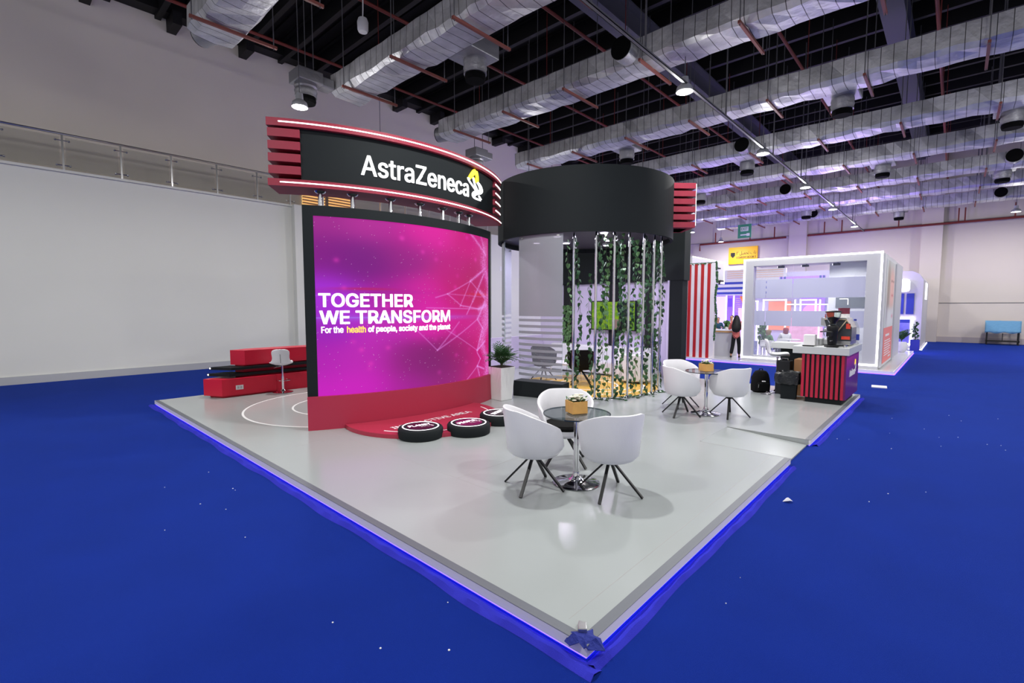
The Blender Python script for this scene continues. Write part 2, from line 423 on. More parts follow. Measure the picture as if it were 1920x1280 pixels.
# ------------------------------------------------------------------ ducts
ORD = ['nearest', 'second', 'third', 'fourth', 'fifth', 'sixth', 'seventh', 'eighth', 'farthest']
def duct(k, y0, x0=-11.7, x1=22, taps=(), caps=(), endcap=False):
    rnd = random.Random(k)
    d = thing('air_duct', ORD[k] + ' of the silver foil-wrapped air ducts, counted from the camera towards the back wall', 'air duct',
              (x0, y0 + .5, 7.0), group='foil-wrapped air ducts under the roof', world=True)
    n = int((x1 - x0) / .31); vs = []; fs = []
    for i in range(n + 1):
        x = x0 + .31 * i; j = [rnd.uniform(-.028, .028) for _ in range(12)]; ch = .09
        sec = [(y0, 7.0 + ch), (y0 + ch, 7.0), (y0 + .41, 6.985), (y0 + .82 - ch, 7.0), (y0 + .82, 7 + ch), (y0 + .82, 7.48), (y0, 7.48)]
        for q, (yy, zz) in enumerate(sec): vs.append((x + j[q] * .4, yy + j[(q + 3) % 12] * .8, zz + (j[(q + 5) % 12] if q < 5 else 0)))
    for i in range(n):
        for q in range(7): fs.append((i * 7 + q, i * 7 + (q + 1) % 7, (i + 1) * 7 + (q + 1) % 7, (i + 1) * 7 + q))
    fs += [tuple(range(7)), tuple(n * 7 + q for q in range(7))]
    MB().add(vs, fs).build('duct_run', M_foil, d)
    for x in taps:       # branch box with a round outlet hanging below it
        br = MB().box(x - .45, y0 + .80, 7.05, x + .28, y0 + 1.6, 7.36).build('branch_box', M_foil2, d, bevel=.02)
        c = (x - .08, y0 + 1.25, 0)
        b = MB(); b.lathe([(.235, 7.05), (.25, 6.98), (.235, 6.94), (.25, 6.88), (.235, 6.84), (.24, 6.76)], c, 24); b.build('round_collar', M_foil2, br, True)
        MB().lathe([(.21, 6.78), (.22, 6.70), (.2, 6.63), (.0, 6.63)], c, 24).build('outlet', M_void, br)
    for x in caps:
        b = MB(); b.tube([(x, y0 + .02, 7.24), (x, y0 - .3, 7.24)], .235, 24); o = b.build('round_tap', M_foil2, d, True)
        MB().tube([(x, y0 - .295, 7.24), (x, y0 - .32, 7.24)], .225, 24).build('tap_cover', M_void, o)
    x = x0 + .6 + rnd.uniform(0, .3)
    while x < min(x1, 13):
        hb = MB().bar((x, y0 - .16, 6.95), (x, y0 + 1.3, 6.95), .05, .05).build('hanger_bar', M_bar, d)
        b = MB()
        for yy in (y0 - .12, y0 + 1.24): b.tube([(x, yy, 6.9), (x, yy, 11)], .011, 5, caps=False)
        b.build('hanger_rod', M_rod, hb)
        x += 1.92
    if endcap:
        b = MB(); b.tube([(x0 + .05, y0 + .5, 7.25), (x0 - .42, y0 + .35, 7.25)], .22, 24); o = b.build('round_tap', M_foil2, d, True)
        MB().tube([(x0 - .42, y0 + .35, 7.25), (x0 - .45, y0 + .34, 7.25)], .21, 24).build('tap_cover', M_void, o)
    return d
duct(0, 2.75, x0=-10.7, endcap=True)
duct(1, 5.85, x0=-11.3, taps=(-7.5, 2.5))
duct(2, 9.35, x0=-11.6, caps=(-5.3, 4.0), endcap=True)
duct(3, 13.2, taps=(-8.1, -2.2, 5.5), x0=-12.0)
duct(4, 17.25, caps=(-5.4, 6.0), taps=(-5.6, .95))
duct(5, 20.95, taps=(-8.7, -2.1, 6))
duct(6, 24.9, caps=(-5.9, 1.27), taps=(-11, 1.15))
duct(7, 28.5, taps=(-6.0, 3))
duct(8, 32.3, taps=(-2.4, 4), caps=(-6.2, 1.3))
# the end outlets that stand on short ducts beside the sign
for (x, y, lab) in ((-11.25, 5.2, 'small foil supply outlet on a short duct above the left end of the red sign'),
                    (-12.35, 11.6, 'small foil supply outlet on a short duct above the right end of the red sign')):
    t = thing('supply_outlet', lab, 'air outlet', (x, y, 6.6), group='short foil supply outlets')
    MB().box(-.27, -.27, .45, .27, .3, .72).build('plenum_box', M_foil2, t, bevel=.02)
    MB().box(-.18, .3, .47, .18, .62, .7).build('short_duct', M_foil2, t, bevel=.03)
    for q in (-.2, .2): MB().tube([(q, .1, .7), (q, .1, 5.0)], .011, 5).build('hanger_rod', M_rod, t)
    MB().lathe([(.23, .45), (.25, .38), (.23, .34), (.25, .28), (.235, .24), (.24, .16)], (0, 0, 0), 24).build('round_collar', M_foil2, t, True)
    MB().lathe([(.21, .18), (.22, .08), (.2, .02), (0, .02)], (0, 0, 0), 24).build('outlet', M_void, t)

# sprinkler pipes, running away from the camera
for i, x in enumerate((-12.6, -9.6, -6.9, -3.4, -.6, 2.6, 6.2)):
    b = MB(); b.tube([(x, -3, 8.45), (x, 35.8, 8.45)], .038, 8)
    for y in range(0, 35, 4): b.tube([(x, y, 8.45), (x, y, 11)], .012, 5, caps=False)
    single(b, 'sprinkler_pipe', M_pipe, ['leftmost', 'second from left', 'third from left', 'middle', 'third from right', 'second from right', 'rightmost'][i]
           + ' of the red oxide sprinkler pipes high above the ducts', 'pipe', 'sprinkler pipes under the roof', True)
t = thing('wall_pipe', 'long brown-red pipe run fixed along the top of the back wall', 'pipe', (-8, 35.8, 6.4), world=True)
MB().tube([(-13.9, 35.3, 6.0), (-13.9, 35.3, 6.45), (-8.3, 35.3, 6.45)], .06, 8).build('pipe_run', M_pipe, t, True)
MB().tube([(-7.1, 35.3, 6.45), (20, 35.3, 6.45)], .06, 8).build('pipe_run', M_pipe, t, True)
for x in (-12.8, -10.5, -9, -6.2, -5.3, -2.6, -.1, .15, 2, 5, 8): MB().box(x - .03, 35.27, 6.45, x + .03, 35.33, 7.2).build('bracket', M_pipe, t)

# cable tray and the lamps below it
t = thing('cable_tray', 'long grey cable tray running diagonally over the hall beside the lamp row', 'cable tray', (-4.2, 15, 6.4), world=True)
b = MB()
b.box(-4.235, -2, 6.4, -4.165, 35.5, 6.41).box(-4.235, -2, 6.4, -4.225, 35.5, 6.44).box(-4.175, -2, 6.4, -4.165, 35.5, 6.44)
b.build('tray', M_cableg, t)
for y in (4.2, 8, 12, 16, 19.5, 23, 27, 31): MB().tube([(-4.2, y, 6.45), (-4.2, y, 11)], .018, 6).build('drop_rod', M_rod, t)
b = MB()
lampd = bpy.data.lights.new('lamp_bulb', 'AREA'); lampd.shape = 'DISK'; lampd.size = .26; lampd.energy = LAMP_W; lampd.color = (1, .985, .96)
lampp = bpy.data.lights.new('lamp_glow', 'POINT'); lampp.shadow_soft_size = .13; lampp.energy = LAMP_W * .36; lampp.color = (1, .985, .97)
def highbay(x, y, lab, z=6.3, power=True):
    t = thing('pendant_lamp', lab, 'ceiling lamp', (x, y, z), group='round pendant lamps under the ceiling')
    MB().lathe([(.02, .3), (.07, .29), (.08, .16), (.15, .1), (.17, .02), (.165, .0), (.155, .02), (0.0, .05)], (0, 0, 0), 24).build('housing', M_house, t, True)
    MB().lathe([(0, .012), (.14, .012), (.14, .02), (0, .02)], (0, 0, 0), 24).build('lens', M_lamp, t)
    under = x > -11 and any(a < y < a + .82 for a in (2.75, 5.85, 9.35, 13.2, 17.25, 20.95, 24.9, 28.5, 32.3))
    MB().tube([(0, 0, .28), (0, 0, (7.0 if under else 11.6) - z)], .01, 5, caps=False).build('suspension_wire', M_rod, t)
    if power:
        l = bpy.data.objects.new('lamp_bulb', lampd); COL.objects.link(l); l.parent = t; l.location = (0, 0, -.01)
        l = bpy.data.objects.new('lamp_glow', lampp); COL.objects.link(l); l.parent = t; l.location = (0, 0, -.16)
    return t
row = ['nearest', 'second', 'third', 'fourth', 'farthest']
for i, y in enumerate((9.8, 15.2, 20.5, 25.9, 32.2)):
    highbay(-4.26, y, row[i] + ' lit pendant lamp in the row along the cable tray, counted from the camera')
highbay(-10.76, 4.83, 'bright round pendant lamp just above the top left corner of the red sign')
highbay(-11.6, 28.2, 'lit pendant lamp over the yellow sign, left of the green exit board')
highbay(-11.83, 33.6, 'small lit pendant lamp directly in front of the yellow sign')
highbay(1.84, 32.2, 'lit pendant lamp at the far right in front of the cream back wall')
highbay(-15.6, 9.9, 'small lit lamp seen in the gap between sign and display wall', 5.78, False)
for p in ((-4.26, 4.4), (1.84, 3), (1.84, 9.8), (1.84, 16.5), (1.84, 23), (-4.26, -1.2), (-10.8, -1.2), (-11, 20.5), (-11, 12.8), (8, 4), (8, 15), (8, 26), (5.6, 29)):  # unseen hall lamps, some added to brighten the left wall and far end
    highbay(p[0], p[1], 'round pendant lamp out of view')
# speaker on a cable
t = thing('pendant_speaker', 'small white pendant speaker on a curly cable at the top of the picture', 'speaker', (-9.4, 5.6, 7.68))
b = MB().lathe([(0, 0), (.09, .0), (.11, .04), (.115, .2), (.09, .27), (.02, .3)], (0, 0, 0), 20); b.build('body', M_whitep, t, True)
MB().tube([(.02 * math.sin(i * .9), 0, .29 + i * .16) for i in range(21)], .014, 6).build('cable', M_whitep, t)
# exit board and yellow sign
t = thing('exit_board', 'green and white exit board hanging below the ducts near the back wall', 'sign', (-8.3, 27, 5.5), world=True)
MB().box(-8.64, 26.98, 5.55, -7.98, 27.02, 6.25).build('board', M_exit, t)
MB().box(-8.5, 26.965, 5.9, -8.12, 26.98, 6.12).build('white_panel', M_whitec, t)
lettering('lettering', M_exit, t, 'EXIT', .3, .13, plane_fn((-8.46, 26.955, 5.945), (1, 0, 0), (0, 0, 1), (0, -1, 0)), bold=.02)
MB().box(-8.5, 26.965, 5.68, -8.2, 26.98, 5.74).build('white_arrow', M_whitec, t)
MB().prism([(-8.2, 26.97), (-8.2, 26.98), (-8.05, 26.98)], 5.64, 5.78).build('white_arrow', M_whitec, t)
for x in (-8.55, -8.07): MB().tube([(x, 27, 6.25), (x, 27, 10.2)], .008, 5).build('wire', M_rod, t)
t = thing('loading_door_sign', 'yellow sign board with dark writing high on the back wall', 'sign', (-10.9, 35.9, 5), world=True)
MB().box(-12.05, 35.85, 4.95, -10.15, 35.95, 6.12).build('board', M_yellow, t)
MB().prism([(-11.9, 0), (-11.62, 0), (-11.62, -.22), (-11.76, -.36), (-11.9, -.22)], 0, .01).xf(Matrix(((1, 0, 0, 0), (0, 0, -1, 35.845), (0, 1, 0, 5.75), (0, 0, 0, 1)))).build('arrow_mark', M_ink, t)
f = plane_fn((-11.5, 35.84, 5.33), (1, 0, 0), (0, 0, 1), (0, -1, 0))
lettering('lettering', M_ink, t, 'LOADING DOOR 3', 1.25, .14, f, bold=.02)
f = plane_fn((-11.52, 35.84, 5.53), (1, 0, 0), (0, 0, 1), (0, -1, 0))
lettering('lettering', M_ink, t, '\u0663 \ufede\ufef4\ufee4\ufea4\ufe97 \ufe8f\ufe8e\ufe91', 1.28, .3, f, bold=.0)
# blue covered trolley
t = thing('covered_trolley', 'metal trolley under a bright blue cloth standing at the far cream wall', 'trolley', (1.85, 35.2, 0), world=True)
for x in (1.28, 2.42):
    for y in (34.9, 35.5): MB().bar((x, y, 0), (x, y, 1.2), .04, .04).build('leg', M_dark, t)
MB().box(1.24, 34.88, .16, 2.46, 35.52, .22).build('shelf', M_dark, t)
MB().bar((1.84, 34.9, .2), (1.84, 34.9, .6), .03, .03).build('brace', M_dark, t)
vs = []; n = 18
for j in range(7):
    for i in range(n + 1):
        vs.append((1.18 + 1.3 * i / n, 34.84 - .02 * math.sin(i * 1.7) * j / 6 - .01 * j, 1.24 - .62 * j / 6 + .03 * math.sin(i * .8) * (j == 6)))
for i in range(n + 1): vs.append((1.18 + 1.3 * i / n, 35.56, 1.22 + .015 * math.sin(i)))
fs = [(j * (n + 1) + i, j * (n + 1) + i + 1, (j + 1) * (n + 1) + i + 1, (j + 1) * (n + 1) + i) for j in range(6) for i in range(n)]
fs += [(i, i + 1, 7 * (n + 1) + i + 1, 7 * (n + 1) + i) for i in range(n)]
o = MB().add(vs, fs).build('cloth', M_blue, t, True); sd = o.modifiers.new('thick', 'SOLIDIFY'); sd.thickness = .012

# ------------------------------------------------------------------ the white stage
stage = thing('exhibition_stage', 'large white glossy stage floor with lit violet edge standing on the blue carpet', 'stage', (-6.5, 7, 0), world=True)
X0, X1, Y0, Y1 = -11.62, -1.42, 2.15, 12.45
MB().prism([(X0, Y0), (X1, Y0), (X1, 6.58), (-2.52, 6.58), (-2.52, 7.68), (X1, 7.68), (X1, Y1), (X0, Y1)], .012, .09).build('deck', M_floorw, stage)
b = MB()
def ramp_panel(b, y0, y1, z):
    vs = [(-2.52, y0, .09 + z), (-1.44, y0, .02 + z), (-1.44, y1, .02 + z), (-2.52, y1, .09 + z), (-2.52, y0, .0), (-1.44, y0, .0), (-1.44, y1, .0), (-2.52, y1, .0)]
    return b.add(vs, [(0, 1, 2, 3), (4, 7, 6, 5), (0, 4, 5, 1), (1, 5, 6, 2), (2, 6, 7, 3), (3, 7, 4, 0)])
ramp_panel(b, 6.6, 7.66, -.001).build('ramp', M_floorw, stage)
b = MB(); zt = .0915
for x0, y0, x1, y1 in ((X0, Y0 - .023, X1 + .023, Y0 + .045), (X1 - .045, Y0 + .045, X1 + .023, 6.58), (X1 - .045, 7.68, X1 + .023, Y1)): b.box(x0, y0, .088, x1, y1, zt)
b.build('edge_strip', M_alu, stage)
b = MB()
for x0, y0, x1, y1 in ((X0 - .02, Y0 - .022, X1 + .022, Y0 - .001), (X1 + .001, Y0, X1 + .022, 6.58), (X1 + .001, 7.68, X1 + .022, Y1)): b.box(x0, y0, .022, x1, y1, .09)
b.build('side_board', M_edge, stage)
b = MB()
b.box(X0 - .01, Y0 - .008, .002, X1 + .008, Y0 - .001, .013); b.box(X1 + .001, Y0, .002, X1 + .008, 6.55, .013)
b.box(X1 + .001, 7.7, .002, X1 + .008, Y1, .013); b.box(X0, Y1 + .004, .001, X1, Y1 + .03, .012)
b.build('violet_light_strip', M_ledp, stage)
b = MB()
for y in (2.35, 7.2, 9.0): pass
b.box(X1 - .19, Y0 + .1, .0899, X1 - .186, 6.5, .0904); b.box(-10.8, 3.35, .0899, -3.2, 3.354, .0904); b.box(-2.52, 6.575, .0899, X1, 6.583, .0912); b.box(-2.52, 7.677, .0899, X1, 7.685, .0912)
b.box(-6.4, Y0 + .1, .0899, -6.396, 3.35, .0904); b.box(-3.9, 3.36, .0899, -3.896, 12.2, .0904)
b.build('floor_joint', mat('floor_joint', (150, 150, 150), .6), stage)
# carpet lip rolled against the stage edge
b = MB(); n = 160; vs = []; rr = random.Random(3)
def lip(p, q, nx, ny, n, w0=.075):
    b = MB(); vs = []
    for i in range(n + 1):
        t = i / n; x = p[0] + (q[0] - p[0]) * t; y = p[1] + (q[1] - p[1]) * t; wv = w0 * (.8 + .25 * math.sin(i * .31) * math.sin(i * .13)); h = .02 + .006 * math.sin(i * 1.3)
        for s_, z in ((.026, .002), (.06, h * .8), (.05 + wv * .8, h * 1.3), (.07 + wv, .001)): vs.append((x + nx * s_, y + ny * s_, z))
    return b.add(vs, [(i * 4 + k, i * 4 + k + 1, i * 4 + k + 5, i * 4 + k + 4) for i in range(n) for k in range(3)])
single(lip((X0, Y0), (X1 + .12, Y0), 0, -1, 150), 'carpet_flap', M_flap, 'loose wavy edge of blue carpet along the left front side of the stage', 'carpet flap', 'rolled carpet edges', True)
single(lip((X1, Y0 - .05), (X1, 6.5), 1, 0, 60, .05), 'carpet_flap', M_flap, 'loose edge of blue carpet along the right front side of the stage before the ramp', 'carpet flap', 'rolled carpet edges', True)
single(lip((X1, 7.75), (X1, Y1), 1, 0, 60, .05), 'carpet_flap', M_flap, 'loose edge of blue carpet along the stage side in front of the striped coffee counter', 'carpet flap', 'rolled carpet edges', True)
# damaged corner bracket
t = thing('corner_bracket', 'torn blue carpet scrap and metal bracket stuck on the front corner of the stage', 'bracket', (X1 - .03, Y0 + .03, .02))
b = MB(); rr = random.Random(11); pts = [(.02 + .085 * (1 + .45 * rr.uniform(-1, 1)) * math.cos(a), -.02 + .085 * (1 + .45 * rr.uniform(-1, 1)) * math.sin(a)) for a in np.linspace(0, 2 * PI, 14, endpoint=False)]
vs = [(-.0, .0, .092)] + [(x * .55, y * .55, .085 + rr.uniform(-.012, .012)) for x, y in pts] + [(x, y, .06 + rr.uniform(-.02, .02)) for x, y in pts]
fs = [(0, i + 1, (i + 1) % 14 + 1) for i in range(14)] + [(i + 1, i + 15, (i + 1) % 14 + 15, (i + 1) % 14 + 1) for i in range(14)]
o = b.add(vs, fs).build('carpet_scrap', mat('navy_scrap', (28, 42, 130), .8, bump=.5), t); o.modifiers.new('s', 'SOLIDIFY').thickness = .006
MB().box(-.05, -.01, .074, .0, .035, .115, rot=.7).box(-.075, .03, .074, -.03, .075, .10, rot=.5).build('bracket_plate', M_steel, t, bevel=.004)
# white floor circles behind the display wall
t = thing('floor_circle_marking', 'pair of white rings marked on the stage floor behind the magenta screen', 'floor marking', (-8.48, 4.6, .0905))
MB().lathe([(0, 0), (1.79, 0), (1.79, .001), (0, .001)], n=72).build('grey_disc', M_ringg, t)
for r_ in (1.8, 1.0): MB().arc((0, 0), r_ - .018, r_ + .018, 0, 360, .0, .0022, 90).build('ring', M_ring, t)
# yellow lounge floor
t = thing('yellow_round_floor', 'round yellow floor disc with white rings under the ivy-hung black drum', 'floor disc', (-6.4, 9.6, .0905))
MB().lathe([(0, 0), (1.62, 0), (1.62, .006), (0, .006)], n=80).build('disc', M_rug, t)
for r_ in (.72, 1.02, 1.32): MB().arc((0, 0), r_ - .02, r_ + .02, 0, 360, .005, .008, 80).build('ring', M_ring, t)

# ------------------------------------------------------------------ display wall and sign header
CC = (-10.6, 5.2)
def cyl_fn(r_, a0, z0, c=CC):
    def f(u, v, w_=0):
        a = R(a0) + u / r_; return (c[0] + (r_ + w_) * math.cos(a), c[1] + (r_ + w_) * math.sin(a), z0 + v)
    return f
dw = thing('display_wall', 'curved freestanding wall with a big magenta video screen above a red plinth', 'display wall', (-6.8, 5, .09), world=True)
MB().arc(CC, 3.62, 4.03, -30.1, 23.9, .58, 3.44, 60).build('wall_body', M_blackd, dw)
MB().arc(CC, 3.60, 4.10, -30.1, 23.9, .09, .60, 60).build('red_plinth', M_red, dw)
b = MB(); b.arc(CC, 4.03, 4.06, -30.1, -28.0, .60, 3.44, 6); b.arc(CC, 4.03, 4.06, -28.0, 22.6, 3.29, 3.44, 60); b.arc(CC, 4.03, 4.06, 22.6, 23.9, .60, 3.44, 4)
b.build('screen_frame', M_blackd, dw)

def screen_rgb(nu, nv):
    U, V = np.meshgrid(np.linspace(0, 1, nu), np.linspace(0, 1, nv))
    pts = [(0, 0, 158, 38, 140), (.25, 0, 178, 36, 150), (.5, .05, 225, 25, 160), (.8, .05, 205, 28, 130), (1, 0, 190, 40, 130),
           (0, .22, 130, 22, 132), (.2, .25, 118, 18, 128), (.4, .2, 150, 28, 132), (.65, .25, 190, 28, 128), (.85, .3, 176, 34, 104), (1, .3, 200, 45, 140),
           (0, .42, 165, 42, 215), (.1, .5, 172, 50, 220), (.3, .45, 170, 22, 150), (.5, .42, 212, 28, 158), (.7, .4, 192, 28, 110), (.9, .42, 190, 34, 90),
           (.5, .58, 225, 30, 170), (.3, .6, 190, 40, 180), (0, .62, 150, 30, 180), (.75, .6, 205, 30, 140), (.95, .6, 205, 50, 140),
           (0, .8, 178, 30, 178), (.2, .8, 190, 36, 180), (.4, .82, 140, 28, 120), (.55, .85, 120, 28, 105), (.7, .8, 160, 28, 110), (.9, .78, 205, 25, 120),
           (0, 1, 200, 30, 190), (.2, .97, 205, 30, 190), (.4, 1, 165, 30, 150), (.6, 1, 150, 35, 120), (.85, 1, 190, 28, 115), (1, 1, 200, 50, 140)]
    num = np.zeros((nv, nu, 3)); den = np.zeros((nv, nu))
    for x, y, r_, g_, b_ in pts:
        w_ = np.exp(-(((U - x) / .13) ** 2 + ((V - y) / .11) ** 2)) + 1e-5
        num += w_[..., None] * np.array([r_, g_, b_]); den += w_
    I = num / den[..., None] / 255
    def glow(x, y, sx, sy, c, a):
        nonlocal I
        k = a * np.exp(-(((U - x) / sx) ** 2 + ((V - y) / sy) ** 2)); I = I * (1 - k[..., None]) + np.array(c) * k[..., None]
    glow(.1, .41, .35, .012, (.6, .1, .6), .35); glow(.2, .395, .12, .008, (.75, .1, .3), .6); glow(.9, .41, .12, .008, (.85, .2, .25), .6)
    glow(.15, .56, .5, .004, (.7, .55, 1), .6); glow(.3, .56, .35, .02, (.6, .4, .9), .45); glow(.5, .57, .3, .012, (.7, .45, .95), .35)
    glow(.05, .435, .2, .004, (.7, .35, .95), .5)
    r2 = np.random.default_rng(3)
    for _ in range(34): glow(r2.random(), r2.random(), .012, .014, (.95, .25, .75), r2.uniform(.2, .5))
    def seg(x0, y0, x1, y1, wd, a, c=(.92, .62, .95), spk=0):
        nonlocal I
        dx, dy = x1 - x0, y1 - y0; L = dx * dx + dy * dy; t = np.clip(((U - x0) * dx + (V - y0) * dy) / L, 0, 1)
        d = np.hypot(U - x0 - t * dx, (V - y0 - t * dy) * .85); k = a * np.exp(-(d / wd) ** 2)
        if spk: k = k * (r2.random(k.shape) > spk)
        I = I * (1 - k[..., None]) + np.array(c) * k[..., None]
    P = lambda x, y: ((x - 125) / 1465., (y - 115 - (x - 125) / 1465. * 170) / (1395. - (x - 125) / 1465. * 170))
    def ln(x0, y0, x1, y1, wd=.0035, a=.5, **k): seg(*P(x0, y0), *P(x1, y1), wd, a, **k)
    ln(1040, 755, 1300, 655); ln(1300, 655, 1490, 565, .008, .8, spk=.3); ln(1040, 755, 1180, 860); ln(1300, 655, 1170, 870); ln(1300, 655, 1500, 810)
    ln(1180, 860, 1420, 905, .004, .6); ln(850, 860, 1420, 905, .003, .5); ln(1040, 755, 1460, 800, .003, .35); ln(930, 780, 1040, 755)
    ln(1500, 600, 1330, 830, .008, .8, spk=.35); ln(1330, 830, 1250, 940, .004, .6); ln(1520, 850, 1400, 990, .009, .85, spk=.25); ln(1400, 990, 940, 1220, .004, .5)
    ln(940, 1220, 700, 960, .003, .45); ln(940, 1220, 1160, 1000, .004, .45); ln(1000, 1040, 1390, 1270, .003, .45); ln(1400, 1000, 1480, 1080, .005, .7)
    ln(1480, 1080, 1390, 1270, .008, .8, spk=.3); ln(1390, 1270, 1520, 1200, .006, .8); ln(1390, 1290, 1440, 1350, .004, .7); ln(1440, 1350, 1390, 1410, .004, .7)
    ln(1390, 1410, 1180, 1560, .004, .5); ln(1390, 1410, 1500, 1450, .005, .7); ln(1390, 1410, 1440, 1540, .006, .7, spk=.3); ln(950, 1570, 850, 1640, .003, .5); ln(950, 1570, 1100, 1620, .004, .5)
    ln(1290, 235, 1540, 430, .009, .7, spk=.4); ln(1460, 270, 1520, 400, .008, .7, spk=.5)
    ln(1440, 750, 1520, 800, .012, .8, spk=.25); ln(1420, 905, 1540, 880, .014, .85, spk=.2)
    band = np.exp(-((U - (.965 - .03 * np.sin(V * 9 + 1.2) + .015 * np.sin(V * 23))) / (.028 + .03 * np.exp(-((V - .57) / .1) ** 2))) ** 2) * np.clip((V - .02) / .2, 0, 1)
    k = (r2.random(band.shape) < band * .62) * (.45 + .5 * r2.random(band.shape)); I = I * (1 - k[..., None]) + np.array([.95, .6, .95]) * k[..., None]
    k = (r2.random(band.shape) > .9985) * .9; I = I * (1 - k[..., None]) + np.array([1, .8, 1]) * k[..., None]
    I = np.clip(I, 0, 1); return np.where(I <= .04045, I / 12.92, ((I + .055) / 1.055) ** 2.4)
MS = attr_mat('screen_picture', emit=1.0)
A0, A1 = -28.0, 22.6; ARC = R(A1 - A0) * 4.045
fs_ = cyl_fn(4.045, A0, .60)
scr = pixel_grid('video_screen', screen_rgb(520, 430), lambda s_, t_: fs_(s_ * ARC, t_ * 2.69), dw, MS)
def wall_text(body, al, ar, z0, z1, m, parent, bold=.02, cuts=40, r_=4.052, spacing=1):
    return lettering('lettering', m, parent, body, R(ar - al) * r_, z1 - z0, cyl_fn(r_, al, z0), 0, bold, cuts, 0, spacing)
M_txt = mat('screen_white_text', (255, 250, 255), emit=1.0)
wall_text('TOGETHER', -27.3, -6.75, 1.95, 2.15, M_txt, scr, .045)
wall_text('WE TRANSFORM', -27.2, 4.2, 1.69, 1.89, M_txt, scr, .045)
wall_text('For the', -27.0, -22.6, 1.555, 1.65, M_txt, scr, .035)
wall_text('health', -21.8, -17.9, 1.553, 1.65, mat('screen_orange_text', (255, 190, 70), emit=1.0), scr, .035)
wall_text('of people, society and the planet', -17.3, 4.3, 1.535, 1.65, M_txt, scr, .045)

sg = thing('sign_header', 'curved black and red overhead sign with glowing white letters on chrome posts', 'sign', (-6.8, 5.2, 3.44), world=True)
MB().arc(CC, 3.5, 4.07, -36.3, 35.6, 3.69, 3.79, 70).build('lower_band', M_redh, sg)
MB().arc(CC, 3.5, 4.07, -36.3, 35.6, 4.53, 4.64, 70).build('upper_band', M_redh, sg)
MB().arc(CC, 3.56, 4.0, -30.1, 28.4, 3.79, 4.53, 60).build('black_fascia', M_blackd, sg)
MB().arc(CC, 3.56, 3.78, -35.2, 34.5, 3.79, 4.53, 60).build('inner_core', mat('dark_maroon', (84, 14, 32), .6), sg)
for i in range(4):
    z = 3.79 + .074 + i * .174 + .0
    MB().arc(CC, 3.52, 4.05, -36.2, -30.1, z, z + .115, 8).build('slat', M_redh, sg)
    o = MB().arc(CC, 3.52, 4.05, 28.4, 35.5, z, z + .115, 8).build('slat', M_redh, sg)
    MB().arc(CC, 4.05, 4.062, 28.8, 35.5, z + .05, z + .072, 8).build('led_line', M_led, o)
for z in (3.742, 4.588):
    MB().arc(CC, 4.068, 4.08, -34.0, 35.3, z - .008, z + .008, 70).build('led_line', M_led, sg)
lettering('lettering', M_sign, sg, 'AstraZeneca', R(30.6) * 4.0, .30, cyl_fn(4.001, -17.95, 3.965), .016, .016, 60)
def ribbon(pts, fn, d0, d1):
    """flat stroke of varying width given as (u, v, width)"""
    if len(pts) > 2:      # smooth the stroke
        q = []; P = [pts[0]] + list(pts) + [pts[-1]]
        for i in range(1, len(P) - 2):
            for k in range(6):
                t = k / 6; q.append(tuple(.5 * (2 * P[i][j] + (P[i + 1][j] - P[i - 1][j]) * t + (2 * P[i - 1][j] - 5 * P[i][j] + 4 * P[i + 1][j] - P[i + 2][j]) * t * t + (3 * P[i][j] - P[i - 1][j] - 3 * P[i + 1][j] + P[i + 2][j]) * t ** 3) for j in range(3)))
        pts = q + [pts[-1]]
    b = MB(); L = []
    for i, (u, v, w_) in enumerate(pts):
        a = pts[max(i - 1, 0)]; c = pts[min(i + 1, len(pts) - 1)]; t = Vector((c[0] - a[0], c[1] - a[1])).normalized(); L.append(((u - t.y * w_ / 2, v + t.x * w_ / 2), (u + t.y * w_ / 2, v - t.x * w_ / 2)))
    vs = []
    for l, r_ in L: vs += [fn(*l, d0), fn(*r_, d0), fn(*r_, d1), fn(*l, d1)]
    n = len(pts); fs = [(i * 4 + j, i * 4 + (j + 1) % 4, (i + 1) * 4 + (j + 1) % 4, (i + 1) * 4 + j) for i in range(n - 1) for j in range(4)] + [(0, 1, 2, 3), tuple((n - 1) * 4 + j for j in (3, 2, 1, 0))]
    return b.add(vs, fs)
def emblem(fn, s, parent, my, mw, d, kx=1.5):
    """s = height; the knot-shaped mark beside the word"""
    Y1 = [(535, 580, 50), (600, 440, 75), (680, 300, 100), (715, 262, 80)]; Y2 = [(712, 262, 80), (742, 400, 74), (752, 560, 60)]; Y3 = [(612, 450, 40), (745, 560, 52)]
    W1 = [(538, 530, 48), (556, 610, 36), (722, 800, 44)]; W2 = [(642, 480, 32), (685, 640, 36), (745, 770, 44)]
    W3 = [(750, 550, 60), (822, 630, 88), (852, 730, 96), (800, 805, 104), (700, 865, 104), (655, 940, 84), (668, 1000, 56), (740, 1012, 50), (838, 1004, 50)]; W4 = [(785, 900, 36), (848, 990, 50)]
    q = s / 815.; f2 = lambda u, v, w_=0: fn(u * kx, v, w_)
    for k, (P, m) in enumerate(((Y1, my), (Y2, my), (Y3, my), (W1, mw), (W2, mw), (W3, mw), (W4, mw))):
        ribbon([((a - 510) * q, (1040 - b_) * q, c * q) for a, b_, c in P], f2, 0, d + k * .0002).build('emblem_stroke', m, parent)
emblem(cyl_fn(4.0, 12.2, 3.965), .56, sg, M_signy, M_sign, .014, 2.1)
zu = lambda a: R(a + 17.95) * 4.0
ribbon([(zu(-5.0), .024, .038), (zu(-2.2), .024, .038)], cyl_fn(4.001, -17.95, 3.965), .015, .0172).build('letter_stroke', M_sign, sg)
ribbon([(zu(-4.75), .035, .05), (zu(-3.5), .145, .04)], cyl_fn(4.001, -17.95, 3.965), .015, .0174).build('letter_stroke', M_sign, sg)
